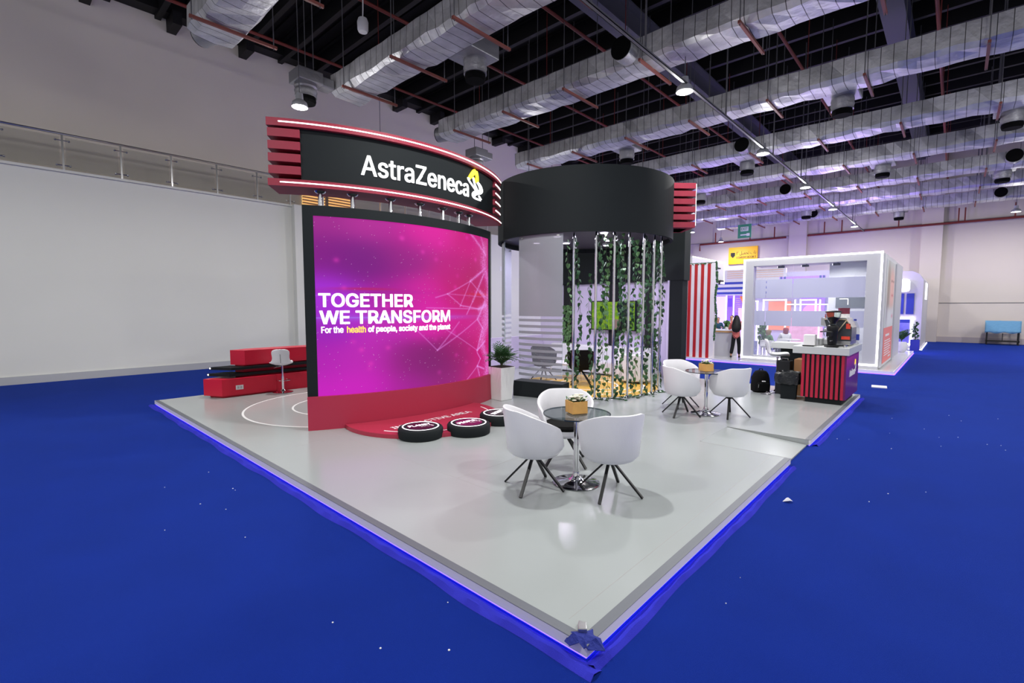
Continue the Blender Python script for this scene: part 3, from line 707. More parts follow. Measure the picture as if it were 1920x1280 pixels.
for a in (-26.5, -19.5, -10.5, -2.5, 5.0, 11.5, 16.5):
    x = CC[0] + 3.84 * math.cos(R(a)); y = CC[1] + 3.84 * math.sin(R(a))
    MB().lathe([(.035, 3.44), (.035, 3.655), (.07, 3.67), (.085, 3.69)], (x, y, 0), 16).build('post', M_chrome, sg, True)

# ------------------------------------------------------------------ black drum canopy
DC = (-6.4, 9.38); DR = 1.97
dr = thing('drum_canopy', 'large plain black drum canopy standing on slim chrome posts', 'canopy', (DC[0], DC[1], .09), world=True)
MB().arc(DC, DR - .06, DR, 0, 360, 3.39, 4.64, 120).build('drum_shell', M_blackd, dr, True)
MB().lathe([(0, 3.50), (DR - .06, 3.50), (DR - .06, 3.56), (0, 3.56)], (DC[0], DC[1], 0), 80).build('ceiling_panel', mat('lilac_black_panel', (38, 35, 45), .45), dr)
for p in ((-6.39, 8.38), (-6.89, 9.39), (-5.36, 8.6), (-5.9, 9.65), (-7.4, 8.9), (-6.4, 10.4)):
    o = MB().lathe([(.07, 3.46), (.105, 3.46), (.11, 3.5), (.07, 3.5)], (*p, 0), 20).build('downlight', M_house, dr)
    MB().lathe([(0, 3.450), (.075, 3.450), (.075, 3.4595), (0, 3.4595)], (*p, 0), 20).build('lens', M_down, o)
    ld = bpy.data.lights.new('downlight_bulb', 'AREA'); ld.shape = 'DISK'; ld.size = .14; ld.energy = 26; ld.color = (.86, .78, 1)
    l = bpy.data.objects.new('downlight_bulb', ld); COL.objects.link(l); l.location = (*p, 3.45); ls = l; l.parent = None
    l.parent = o; l.location = (p[0] - DC[0], p[1] - DC[1], 3.44 - .09)
POSTS = [(-5.56, 7.97), (-5.26, 8.16), (-5.01, 8.43), (-4.886, 8.80), (-4.76, 9.17), (-4.72, 9.54), (-4.71, 9.86)]
POSTS[0] = (-5.72, 8.06)
for x, y in POSTS:
    b = MB(); b.tube([(x, y, .1), (x, y, 3.48)], .026, 12)
    b.lathe([(.07, .092), (.07, .1), (.03, .13)], (x, y, 0), 16); b.lathe([(.03, 3.465), (.07, 3.475), (.08, 3.5)], (x, y, 0), 16)
    b.build('post', M_chrome, dr, True)
# red slatted sign end to the right of the drum
t = thing('slatted_sign_end', 'stacked dark red horizontal slats at the right side of the black drum', 'sign', (-4.45, 10.4, 3.6), world=True)
for i in range(6):
    z = 3.66 + i * .165
    MB().prism([(-4.62, 10.02), (-4.22, 10.42), (-4.75, 10.95), (-5.2, 10.6)], z, z + .115).build('slat', M_redh, t)
MB().prism([(-4.70, 10.2), (-4.42, 10.48), (-4.75, 10.85), (-5.1, 10.5)], 3.66, 4.6).build('core', mat('dark_maroon', (84, 14, 32), .6), t)
MB().prism([(-4.222, 10.43), (-4.215, 10.436), (-4.219, 10.442), (-4.226, 10.436)], 3.7, 4.58).build('led_line', M_ledsoft, t)
# frosted glass screens under the drum edge
def frosted(name, lab, c, r_, a0, a1, z0, z1, zs):
    t = thing(name, lab, 'glass screen', (c[0] + r_ * math.cos(R((a0 + a1) / 2)), c[1] + r_ * math.sin(R((a0 + a1) / 2)), z0), group='frosted glass screens under the drum', world=True)
    MB().arc(c, r_ - .012, r_, a0, a1, z0, z1, 24).build('glass', M_pane, t, True)
    MB().arc(c, r_ + .001, r_ + .003, a0, a1, zs, z1 - .01, 24).build('frosted_film', M_frost, t, True)
    b = MB()
    z = zs - .055
    while z > z0 + .03: b.arc(c, r_ + .001, r_ + .003, a0, a1, z - .055, z, 24); z -= .125
    b.build('film_stripes', M_frost, t)
    MB().arc(c, r_ - .014, r_ + .002, a1 - .35, a1, z0, z1, 2).build('polished_edge', mat('glass_edge', (205, 220, 225), .2), t)
    for a in (a0 + 3, a1 - 3): MB().arc(c, r_ - .03, r_ + .012, a - .8, a + .8, z1 - .07, z1 - .04, 2).build('clamp', M_steel, t)
frosted('glass_screen', 'tall frosted glass panel with clear stripes, left of the first ivy post', DC, 1.90, -99.5, -67.5, .52, 3.40, 1.76)
frosted('glass_screen', 'frosted glass panel behind the potted palm, farther under the drum', DC, 1.88, -165, -122, .52, 3.38, 1.76)
b = MB(); b.prism([(-6.76, 7.37), (-5.66, 7.62), (-5.75, 7.98), (-6.85, 7.73)], .09, .41)
t = single(b, 'low_planter_box', M_blackd, 'low charcoal planter box beside the white tapered pot', 'planter box', bevel=.01)

# lounge back wall with black beam and columns
lw = thing('lounge_wall', 'lilac-lit lounge back wall under a deep black beam, behind the ivy posts', 'booth wall', (-7.3, 12.2, .09), world=True)
MB().box(-9.9, 12.12, .09, -5.5, 12.24, 2.62).build('wall_panel', M_lav, lw)
MB().box(-9.9, 11.98, 2.63, -5.1, 12.34, 3.97).build('black_beam', M_blackd, lw)
MB().box(-5.5, 12.0, .09, -5.14, 12.32, 2.63).build('black_column', M_blackd, lw)
MB().box(-9.9, 8.7, .09, -9.8, 12.12, 1.05).build('side_wall', M_lav, lw)
MB().box(-8.93, 12.05, .75, -8.6, 12.12, 2.63).build('dark_panel', M_black, lw)
MB().box(-7.32, 12.05, .78, -7.02, 12.12, 2.63).build('dark_panel', M_black, lw)
MB().box(-6.18, 12.02, .2, -6.02, 12.12, 2.63).build('dark_panel', M_black, lw)
MB().box(-5.52, 11.96, .09, -5.48, 12.0, 2.63).build('pale_edge', M_lav, lw)
# television
tv = thing('television', 'wall-mounted television showing a lime green picture, seen through the ivy', 'television', (-7.12, 11.97, 1.28), world=True)
MB().box(-7.85, 11.95, 1.28, -6.36, 12.0, 2.12).build('bezel', M_blackm, tv)
MB().box(-7.3, 12.0, 1.5, -7.0, 12.05, 1.9).build('bracket', M_blackm, tv)
nu, nv = 120, 64; U, V = np.meshgrid(np.linspace(0, 1, nu), np.linspace(0, 1, nv)); r3 = np.random.default_rng(8)
I = np.zeros((nv, nu, 3)) + np.array([.34, .56, .12]); cx = r3.random((46, 2))
d = np.sort(np.stack([np.hypot((U - a) * 1.8, V - c) for a, c in cx]), 0); e = np.clip((d[1] - d[0]) * 16, 0, 1)
I = I * (.5 + .5 * e[..., None]) + (1 - e[..., None]) * np.array([.35, .45, .03]); k = (np.abs(U - .72) < .12 + .03 * np.sin(V * 9)) | (U > .96)
I[k] = np.array([.04, .08, .1]); k = np.hypot((U - .57) * 1.8, V - .8) < .17; I[k] = np.array([.55, .42, .4]); I[(U > .62) & (V > .55) & (U < .84)] *= .5
pixel_grid('screen_picture', np.clip(I, 0, 1) ** 1.6, lambda s_, t_: (-7.82 + 1.43 * s_, 11.948, 1.31 + .78 * t_), tv, attr_mat('tv_picture', emit=.6))

# ------------------------------------------------------------------ interactive platform and round floor buttons
t = thing('interactive_platform', 'low red half-round platform with white lettering at the foot of the magenta screen', 'platform', (-6.1, 4.8, .0905), world=True)
pc = (-6.45, 4.83)
def half_disc(r_, rin=4.115):
    out = []
    for i in range(121):
        a = R(-130 + 260 * i / 120); x = pc[0] + r_ * math.cos(a); y = pc[1] + r_ * math.sin(a)
        if math.hypot(x - CC[0], y - CC[1]) > rin: out.append((x, y))
    a1 = math.atan2(out[-1][1] - CC[1], out[-1][0] - CC[0]); a0 = math.atan2(out[0][1] - CC[1], out[0][0] - CC[0])
    for i in range(25):
        a = a1 + (a0 - a1) * i / 24; out.append((CC[0] + rin * math.cos(a), CC[1] + rin * math.sin(a)))
    return out
MB().prism(half_disc(1.27), .0905, .15).build('base', M_plat, t)
b = MB(); b.arc(pc, 1.10, 1.125, -68, 78, .150, .1535, 60); b.build('white_line', M_ring, t)
lettering('lettering', M_ring, t, 'INTERACTIVE AREA', 1.55, .13, lambda u, v, w_: (-6.0 - v, 3.96 + u, .152 + w_), bold=.03)
def puck(x, y, rot, word, lab, col):
    t = thing('floor_button', lab, 'floor button', (x, y, .0905 if x > -5.0 else .0905), rot, group='round black floor buttons before the screen')
    z = .0
    MB().lathe([(.30, 0), (.315, .01), (.32, .06), (.32, .125), (.305, .148), (.285, .155), (0, .155)], n=48).build('body', M_blackd, t, True)
    MB().arc((0, 0), .245, .262, 0, 360, .153, .158, 48).build('led_ring', M_ledsoft, t)
    cap = MB().lathe([(0, .154), (.2, .154), (.2, .1575), (0, .1575)], n=40).build('printed_disc', mat('wine_print_' + word.lower(), col, .3, noise=.6, nscale=9), t)
    lettering('lettering', M_ledsoft, cap, word, .33, .085, lambda u, v, w_: (.0 - v, -.165 + u, .159 + w_), bold=.015)
    lettering('lettering', M_ring, cap, 'TOGETHER\nWE TRANSFORM', .13, .04, lambda u, v, w_: (.075 - v, -.02 + u, .159 + w_), bold=.01)
    emblem(lambda u, v, w_=0: (.085 - v, .125 + u, .1585), .075, cap, M_ring, M_ring, .001)
    return t
puck(-5.56, 4.10, -.25, 'PLANET', 'round black floor button reading PLANET, leftmost of the three', (58, 12, 40))
puck(-5.22, 4.72, 0, 'PEOPLE', 'round black floor button reading PEOPLE with a pink print, middle of the three', (105, 20, 70))
puck(-5.34, 5.50, .3, 'SOCIETY', 'round black floor button farthest right, half hidden behind a white chair', (30, 32, 38))

# ------------------------------------------------------------------ red bench stack at the left edge
t = thing('red_display_unit', 'red and black stacked box unit along the left stage edge behind the bar stool', 'display unit', (-11.2, 4.6, .0905), world=True)
lo = MB().prism([(-11.27, 2.89), (-10.87, 3.11), (-10.85, 4.15), (-10.93, 4.2), (-10.93, 7.2), (-11.45, 7.2), (-11.45, 3.3)], .13, .47).build('lower_box', M_redd, t)
MB().prism([(-11.25, 3.0), (-10.92, 3.15), (-10.98, 7.1), (-11.4, 7.1), (-11.4, 3.3)], .0905, .14).build('recessed_base', M_redd, t)
MB().prism([(-11.32, 3.42), (-11.0, 3.6), (-11.0, 7.2), (-11.5, 7.2), (-11.5, 3.8)], .72, 1.03).build('upper_box', M_redd, t)
MB().prism([(-11.3, 3.5), (-11.08, 3.6), (-11.08, 7.1), (-11.4, 7.1), (-11.4, 3.8)], .47, .72).build('core', M_redd, t)
for z, s_ in ((.505, 0), (.635, .04)):
    MB().prism([(-11.42, 3.0 + s_), (-10.95, 3.28 + s_), (-10.95, 7.2), (-11.15, 7.2), (-11.15, 3.6), (-11.42, 3.45)], z, z + .055).build('black_shelf', M_blackd, t)
    MB().sphere((-11.40, 3.02 + s_, z + .03), .02, 8, 6).build('light_dot', M_led, t)
o = MB().box(-10.855, 3.36, .24, -10.84, 3.50, .33).build('socket_plate', M_whitep, t)
MB().box(-10.84, 3.385, .26, -10.837, 3.42, .31).box(-10.84, 3.44, .26, -10.837, 3.475, .31).build('socket_hole', M_steel, o)

# ------------------------------------------------------------------ seats and tables
def make_tub(label):
    t = thing('tub_chair', label, 'chair', group='white tub chairs on black spider legs')
    n = 48; vs = []; fs = []; TM = 138
    def top(a):
        q = abs(a) / TM; return .845 - .17 * max(0, (q - .25) / .6) ** 1.3 if q < .85 else .675 - .19 * ((q - .85) / .15) ** 1.6
    rings = [(.16, 0.0), (.245, .045), (.285, .30), (.315, 1.0)]
    nr = 8
    for i in range(n + 1):
        a = -TM + 2 * TM * i / n; c, s_ = math.cos(R(a)), math.sin(R(a)); zt = top(a); zb = .36
        prof = [(.14, zb), (.23, zb + .008), (.268, zb + .05), (.288, zb + (zt - zb) * .5), (.315, zt - .012), (.312, zt), (.295, zt + .004), (.28, zt - .012), (.258, zb + (zt - zb) * .5), (.24, zb + .09)]
        for r_, z in prof: vs.append((-r_ * c * 1.02, r_ * s_ * 1.06, z))
    m = 10
    for i in range(n):
        for j in range(m - 1): fs.append((i * m + j, i * m + j + 1, (i + 1) * m + j + 1, (i + 1) * m + j))
    for i in (0, n): fs.append(tuple(i * m + j for j in range(m)))
    MB().add(vs, fs).build('shell', M_white, t, True)
    b = MB(); k = len(b.v); b.lathe([(.0, .355), (.235, .36), (.262, .39), (.262, .44), (0, .445)], (.015, 0, 0), 36); b.build('seat_base', M_white, t, True)
    MB().lathe([(.252, .44), (.256, .47), (.235, .495), (0, .5)], (.02, 0, 0), 36).build('seat_pad', M_blackf, t, True)
    MB().lathe([(.045, .30), (.05, .33), (.05, .362)], (0, 0, 0), 16).build('hub', M_blackm, t, True)
    for q in range(4):
        a = PI / 4 + q * PI / 2
        MB().bar((.035 * math.cos(a), .035 * math.sin(a), .325), (.33 * math.cos(a), .33 * math.sin(a), .006), .03, .018).build('leg', M_blackm, t)
    return t
D = .0905
ch = make_tub('white tub chair nearest the camera on the left of the front glass table')
ch.location = (-3.12, 3.72, D); ch.rotation_euler = (0, 0, R(62))
dup(ch, (-2.46, 4.11, D), R(168 - 18), 'white tub chair at the front glass table, on its right side, back towards the right')
dup(ch, (-3.35, 4.57, D), R(-52), 'white tub chair behind the front glass table, its black seat pad showing through the glass')
dup(ch, (-3.39, 7.98, D), R(48), 'white tub chair to the left of the far round table, beside the ivy')
dup(ch, (-2.76, 8.47, D), R(150), 'white tub chair to the right of the far round table, back to the backpack')
dup(ch, (-3.72, 8.72, D), R(-30), 'white tub chair behind the far round table, only its back rim in view')
# spider chairs and shell chairs in the lounge
ch2 = thing('lounge_chair', 'black spider-leg chair standing on the yellow floor disc inside the lounge', 'chair', (-6.55, 9.55, D + .006), R(125))
for nm, m_, mm in (('shell', M_blackf, None),):
    src = [c for c in ch.children if c.name.startswith('shell')][0]
    me = src.data.copy(); me.materials.clear(); me.materials.append(M_blackf); o = link_mesh('shell', me, None, ch2)
for nm in ('seat_base', 'seat_pad'):
    src = [c for c in ch.children if c.name.startswith(nm)][0]; me = src.data.copy(); me.materials.clear(); me.materials.append(M_blackf); link_mesh(nm, me, None, ch2)
for src in [c for c in ch.children if c.name.startswith('leg') or c.name.startswith('hub')]:
    o = src.copy(); COL.objects.link(o); o.parent = ch2

def table(x, y, lab, flab):
    t = thing('round_table', lab, 'table', (x, y, D), group='round glass tables with chrome pedestals')
    MB().lathe([(0, .735), (.345, .735), (.35, .74), (.345, .747), (0, .747)], n=48).build('glass_top', M_smoke, t, True)
    MB().arc((0, 0), .343, .352, 0, 360, .735, .748, 60).build('glass_rim', mat('dark_glass_rim', (40, 52, 56), .1, spec=.9), t, True)
    MB().lathe([(.24, 0), (.248, .008), (.2, .022), (.09, .035), (.05, .06), (.036, .1), (.033, .12)], n=40).build('base_disc', M_chrome, t, True)
    MB().tube([(0, 0, .08), (0, 0, .72)], .03, 20).build('column', M_chrome, t, True)
    MB().lathe([(.03, .70), (.07, .715), (.11, .735)], n=24).build('top_plate', M_chrome, t, True)
    f = thing('flower_box', flab, 'flower box', (x - .02, y + .02, D + .749), R(-27), group='small wooden flower boxes on the round tables'); f.scale = (.86, .86, .9)
    b = MB(); b.box(-.095, -.095, 0, .095, .095, .012)
    for q in range(4):
        k = len(b.v); b.box(-.1, -.1, 0, .1, -.088, .14); b.xf(Matrix.Rotation(q * PI / 2, 4, 'Z'), k)
    b.build('wooden_box', M_wood, f, bevel=.002)
    MB().box(-.088, -.088, .1, .088, .088, .118).build('soil', M_soil, f)
    rr = random.Random(int(x * 100)); b = MB(); g = MB()
    for i in range(26):
        px, py = rr.uniform(-.085, .085), rr.uniform(-.085, .085); z = .13 + rr.uniform(0, .05) + .04 * (1 - abs(px) / .09)
        for k_ in range(7):
            a = k_ * 2 * PI / 7 + i; q = len(b.v) ; b.sphere((px + .016 * math.cos(a), py + .016 * math.sin(a), z + .006), .012, 6, 4, (1.2, 1.2, .6))
    b.build('blossoms', M_flower, f, True)
    for i in range(46):
        px, py = rr.uniform(-.09, .09), rr.uniform(-.09, .09); a = rr.uniform(0, 6.28); l = rr.uniform(.03, .06); z = .12
        dx, dy = math.cos(a) * l, math.sin(a) * l; zz = z + rr.uniform(.03, .07)
        g.add([(px, py, z), (px + dx * .6 - dy * .25, py + dy * .6 + dx * .25, zz), (px + dx, py + dy, zz + .01), (px + dx * .6 + dy * .25, py + dy * .6 - dx * .25, zz)], [(0, 1, 2, 3)])
    g.build('foliage', M_leafm, f)
table(-2.87, 4.12, 'round smoked glass table on a chrome pedestal between the front white chairs', 'wooden flower box with cream blossoms on the front glass table')
table(-3.12, 8.38, 'round glass table on a chrome pedestal, farther back beside the ivy posts', 'wooden flower box with cream blossoms on the far glass table')

def make_stool(label, lift=0):
    t = thing('bar_stool', label, 'bar stool', group='white shell bar stools on chrome bases')
    MB().lathe([(.2, 0), (.205, .008), (.15, .02), (.06, .035), (.035, .07)], n=36).build('base_disc', M_chrome, t, True)
    MB().tube([(0, 0, .05), (0, 0, .36)], .028, 16).tube([(0, 0, .36), (0, 0, .58 + lift)], .018, 16).build('column', M_chrome, t, True)
    b = MB(); b.tube([(.13 + .14 * math.cos(a), .14 * math.sin(a), .25) for a in np.linspace(0, 2 * PI, 28, endpoint=False)], .009, 8, closed=True); b.tube([(0, 0, .25), (.0, 0, .255)], .034, 12)
    b.build('footring', M_chrome, t, True)
    MB().tube([(0, 0, .57 + lift), (.02, .12, .555 + lift), (.03, .17, .53 + lift)], .006, 6).build('lever', M_chrome, t, True)
    prof = [(.22, .592, .15), (.20, .612, .185), (.1, .60, .215), (0, .585, .225), (-.1, .59, .235), (-.165, .62, .25), (-.2, .68, .20), (-.215, .76, .17), (-.235, .85, .19), (-.255, .92, .185), (-.262, .955, .13), (-.264, .965, .05)]
    vs = []; m = 11
    for x, z, hw in prof:
        for j in range(m):
            q = -1 + 2 * j / (m - 1); back = z > .63
            cup = (1 - math.cos(q * PI / 2)) ; vs.append((x + (.06 * cup if back else 0), q * hw, lift + z + (0.055 * cup if not back else 0)))
    fs = [(i * m + j, i * m + j + 1, (i + 1) * m + j + 1, (i + 1) * m + j) for i in range(len(prof) - 1) for j in range(m - 1)]
    o = MB().add(vs, fs).build('shell', M_white, t, True); s_ = o.modifiers.new('s', 'SOLIDIFY'); s_.thickness = .03; ss = o.modifiers.new('u', 'SUBSURF'); ss.levels = ss.render_levels = 1
    MB().tube([(-.19, 0, .66 + lift), (-.215, 0, .75 + lift), (-.238, 0, .85 + lift)], .006, 6).build('back_seam', mat('seam_grey', (120, 120, 122), .6), o)
    return t
st = make_stool('white shell bar stool on a chrome base in front of the red display unit'); st.location = (-10.72, 4.25, D); st.rotation_euler = (0, 0, R(150)); st.scale = (1.0, 1.0, 1.0)
st = make_stool('white shell bar stool seen from the side behind the black bin at the coffee counter', .2); st.location = (-2.78, 11.5, D); st.rotation_euler = (0, 0, R(15))

# ------------------------------------------------------------------ tapered pot with palm
t = thing('potted_palm', 'small palm in a tall white tapered square pot beside the screen', 'potted plant', (-6.66, 6.92, D), R(-3))
MB().frustum((0, 0), .212, .275, 0, .66, 0).build('pot', M_whitep, t, bevel=.006)
MB().frustum((0, 0), .255, .255, .655, .668, 0).build('soil', M_soil, t)
def fronds(b, cx, cy, z0, n, L, rr, wd=.02, nl=11, tilt=(.35, 1.1)):
    for i in range(n):
        a = rr.uniform(0, 2 * PI); el = rr.uniform(*tilt); l = L * rr.uniform(.7, 1.1); pts = []
        for k in range(9):
            s_ = k / 8; e = el * s_; ro = l * el * .75 * s_ ** 1.5; pts.append(Vector((cx + math.cos(a) * ro, cy + math.sin(a) * ro, z0 + l * (s_ - .42 * el * s_ ** 2.4))))
        b.tube(pts, .004, 4, caps=False)
        side = Vector((-math.sin(a), math.cos(a), 0))
        for k in range(2, 9):
            for sg_ in (-1, 1):
                p = pts[k]; t_ = (pts[k] - pts[k - 1]).normalized(); ll = l * .3 * math.sin(PI * min(1, k / 8.5)) + .03
                tip = p + (side * sg_ * .75 + t_ * .7 + Vector((0, 0, -.12))) * ll; mid = p.lerp(tip, .45)
                nrm = t_ * wd * .5; b.add([p, mid + nrm, tip, mid - nrm], [(0, 1, 2, 3)])
b = MB(); fronds(b, 0, 0, .66, 60, .5, random.Random(4), wd=.03, tilt=(.15, 1.5)); b.build('fronds', mat('palm_leaf', (52, 92, 52), .5, noise=.3, nscale=20), t)
MB().tube([(0, 0, .66), (.01, 0, .78)], [.03, .02], 8).build('stem', M_stem, t)

# ------------------------------------------------------------------ ivy on the chrome posts
def leaf(b, p, dirv, s_, rr):
    d = Vector(dirv).normalized(); u = Vector((rr.uniform(-.3, .3), rr.uniform(-.3, .3), -1)).normalized()
    side = d.cross(u).normalized(); u = (u + d * .35).normalized()
    P = [p, p + u * s_ * -.12 + side * s_ * .28, p + u * s_ * .15 + side * s_ * .48, p + u * s_ * .55 + side * s_ * .36, p + u * s_ * 1.05,
         p + u * s_ * .55 - side * s_ * .36, p + u * s_ * .15 - side * s_ * .48, p - u * s_ * .12 - side * s_ * .28, p + u * s_ * .45 + d * s_ * .1]
    b.add(P, [(0, 1, 2, 8), (2, 3, 4, 8), (4, 5, 6, 8), (6, 7, 0, 8)])
PN = ['first', 'second', 'third', 'fourth', 'fifth', 'sixth', 'last']
def vine(x, y, z1, z0, seed, lab, wob=.045, spacing=.085, m=M_leafd, s_=.09, floor_curl=True):
    rr = random.Random(seed); pts = []; n = int((z1 - z0) / .12); ph = rr.uniform(0, 6)
    for i in range(n + 1): z = z1 + (z0 - z1) * i / n; pts.append((x + wob * math.sin(z * 2.3 + ph) * .6, y + wob * math.cos(z * 1.9 + ph) * .6, z))
    if floor_curl:
        a = rr.uniform(-1.2, .3)
        for k in range(1, 4): pts.append((x + .08 * k * math.cos(a), y + .08 * k * math.sin(a), z0 - .0 + .012 * (k % 2)))
    t = thing('ivy_vine', lab, 'ivy', (x, y, pts[-1][2]), group='hanging ivy vines around the drum', world=True)
    MB().tube(pts, .0035, 5).build('stem', M_stem, t)
    b = MB(); L = 0
    P = [Vector(p) for p in pts]
    for a, c in zip(P, P[1:]):
        seg = (c - a).length; k = 0
        while k < seg:
            p = a.lerp(c, k / seg); q = rr.uniform(0, 2 * PI); dv = Vector((math.cos(q), math.sin(q), rr.uniform(-.1, .4)))
            leaf(b, p + dv * .02, dv, s_ * rr.uniform(.75, 1.15), rr); k += spacing * rr.uniform(.7, 1.2)
    b.build('leaves', m, t, fix=False)
for i, (x, y) in enumerate(POSTS):
    dx, dy = x - DC[0], y - DC[1]; l = math.hypot(dx, dy); tx, ty = -dy / l, dx / l
    vine(x + tx * .1, y + ty * .1, 3.34, .10, 10 + i, 'ivy vine hanging on the right of the %s chrome post, counted from the left' % PN[i], spacing=.07)
    if i != 1: vine(x - tx * .11 - dx * .03, y - ty * .11 - dy * .03, 3.3, .10, 30 + i, 'ivy vine hanging on the left of the %s chrome post, counted from the left' % PN[i], spacing=.12, m=M_leafm if i in (0, 2, 4) else M_leafd)
    else: vine(x - tx * .1, y - ty * .1, 2.6, .25, 30 + i, 'shorter ivy vine on the left of the second chrome post, counted from the left', spacing=.11)
for k, (x, y) in enumerate(((-5.32, 8.6), (-5.1, 9.0), (-4.95, 9.5))):
    vine(x, y, 3.46, .11, 60 + k, 'inner ivy vine hanging just inside the drum, %s of the three inner ones' % ['leftmost', 'middle', 'rightmost'][k], spacing=.13, m=M_leafm)

# ------------------------------------------------------------------ lounge furniture
t = thing('lounge_sofa', 'pale grey sofa along the lilac lounge wall', 'sofa', (-7.2, 11.45, D), world=True)
MB().box(-9.2, 11.2, .12, -5.9, 11.95, .47).build('seat', M_white, t, bevel=.04)
MB().box(-9.2, 11.75, .3, -5.9, 12.05, .84).build('backrest', M_white, t, bevel=.05)
MB().box(-6.0, 11.15, .12, -5.75, 12.05, .66).build('armrest', M_white, t, bevel=.05)
for x in (-9.1, -6.1):
    for y in (11.27, 11.9): MB().box(x - .03, y - .03, D, x + .03, y + .03, .125).build('leg', M_chrome, t)
t = thing('round_armchair', 'pale grey rounded armchair at the right end of the lounge', 'armchair', (-5.75, 10.72, D), R(160))
MB().arc((0, 0), .30, .40, 40, 320, .06, .72, 30).build('backrest', M_white, t, True, .03)
MB().lathe([(0, .05), (.31, .05), (.33, .12), (.33, .36), (.3, .42), (0, .43)], n=30).build('seat', M_white, t, True)
MB().lathe([(.25, 0), (.25, .05), (0, .05)], n=24).build('base', M_blackm, t)
t = thing('low_side_table', 'low white side table with chrome legs on the yellow floor disc', 'table', (-7.3, 10.2, D))
MB().box(-.55, -.3, .36, .55, .3, .41).build('tabletop', M_whitep, t, bevel=.008)
for x in (-.48, .48):
    for y in (-.24, .24): MB().tube([(x, y, .0), (x, y, .36)], .014, 8).build('leg', M_chrome, t)
t = thing('lounge_planter', 'tall narrow greenery strip on the dark panel at the left of the lounge wall', 'plant', (-8.76, 11.95, .75), world=True)
b = MB(); rr = random.Random(5)
for i in range(120):
    q = rr.uniform(0, 6.28); leaf(b, Vector((-8.76 + rr.uniform(-.14, .14), 12.03 - rr.uniform(.0, .06), rr.uniform(.8, 2.0))), (math.cos(q) * .4, -1, .2), .09, rr)
b.build('leaves', M_leafm, t, fix=False); MB().box(-8.9, 12.0, .75, -8.62, 12.05, .8).build('trough', M_blackm, t)
t = thing('lounge_chair', 'dark upholstered chair behind the striped frosted glass', 'chair', (-7.65, 9.5, D + .006), R(-20))
for c in ch2.children: o = c.copy(); COL.objects.link(o); o.parent = t

# ------------------------------------------------------------------ coffee counter
t = thing('coffee_counter', 'striped red and black coffee counter with a white top and magenta end panel', 'counter', (-1.8, 11.5, D), world=True)
CX0, CX1, CY0, CY1 = -2.17, -1.44, 10.77, 12.3
MB().box(CX0, CY0 + .03, .19, CX1 - .03, CY1 - .02, 1.03).build('carcass', M_black, t)
MB().box(CX0 + .07, CY0 + .05, D, CX1 - .07, CY1 - .06, .19).build('plinth', M_blackd, t)
for i in range(9):
    x = CX0 + .002 + i * .0813; MB().box(x, CY0, .19, x + .046, CY0 + .03, 1.03).build('red_slat', mat('red_slat', (176, 22, 58), .45), t)
nu, nv = 60, 60; U, V = np.meshgrid(np.linspace(0, 1, nu), np.linspace(0, 1, nv))
c0, c1, c2 = np.array(lin((205, 20, 130))), np.array(lin((120, 24, 130))), np.array(lin((100, 18, 96)))
k = np.clip(V * 1.3 + U * .25, 0, 1)[..., None]; I = np.where(k < .5, c0 * (1 - 2 * k) + c1 * 2 * k, c1 * (2 - 2 * k) + c2 * (2 * k - 1))
pixel_grid('magenta_end_panel', I, lambda s_, t_: (CX1 + .001, CY0 + (CY1 - CY0) * s_, .19 + .84 * t_), t, attr_mat('magenta_print', rough=.3))
MB().box(CX1 - .03, CY0, .19, CX1, CY1, 1.03).build('end_board', mat('plum_board', (96, 18, 80), .4), t)
fn = plane_fn((CX1 + .004, CY0 + .38, .60), (0, 1, 0), (0, 0, 1), (1, 0, 0))
lettering('lettering', M_ring, t, 'AstraZeneca', .66, .13, fn, .004, bold=.03)
emblem(plane_fn((CX1 + .004, CY0 + .98, .64), (0, 1, 0), (0, 0, 1), (1, 0, 0)), .26, t, M_signh, M_ring, .004)
wt = MB().prism([(-2.33, CY0 - .03), (-1.40, CY0 - .03), (-1.40, CY1 + .05), (-2.33, CY1 + .05)], 1.04, 1.18).build('white_worktop', mat('worktop_white', (190, 194, 194), .35), t, bevel=.005)
t = thing('back_counter', 'white-topped black counter arm standing behind the white stool', 'counter', (-2.6, 12.1, D), world=True)
MB().box(-3.0, 11.86, 1.03, -2.34, 12.35, 1.16).build('white_worktop', mat('worktop_white', (190, 194, 194), .35), t, bevel=.005)
MB().box(-2.82, 11.92, D, -2.4, 12.3, 1.03).build('black_base', M_blackd, t)
TZ = 1.181
# grinder
t = thing('coffee_grinder', 'black coffee grinder with a clear bean hopper on the white counter', 'coffee grinder', (-1.73, 11.02, TZ), R(-100))
MB().box(-.1, -.09, 0, .12, .09, .03).build('foot', M_blackm, t, bevel=.01)
MB().lathe([(.075, .03), (.085, .12), (.09, .3), (.1, .36), (.09, .4), (.055, .42)], (-.02, 0, 0), 24).build('body', M_blackm, t, True)
MB().box(.02, -.045, .2, .17, .045, .3).build('dosing_head', M_blackm, t, bevel=.015)
MB().tube([(.17, -.0, .21), (.24, .02, .2)], .008, 8).tube([(.16, .03, .12), (.06, .03, .12)], .01, 8).build('fork', M_steel, t, True)
MB().tube([(-.02, -.1, .33), (-.02, -.14, .33)], .02, 12).build('knob', M_steel, t, True)
h = MB().lathe([(.05, .415), (.055, .45), (.115, .56), (.13, .66), (.128, .665), (.11, .56), (.05, .455)], (-.02, 0, 0), 28).build('hopper', M_glass, t, True)
MB().lathe([(.0, .44), (.045, .45), (.1, .555), (.0, .58)], (-.02, 0, 0), 24).build('coffee_beans', mat('coffee_beans', (42, 26, 20), .6, bump=.6, bscale=120), h, True)
MB().lathe([(.132, .662), (.134, .68), (.1, .695), (0, .7)], (-.02, 0, 0), 28).build('lid', M_blackm, t, True)
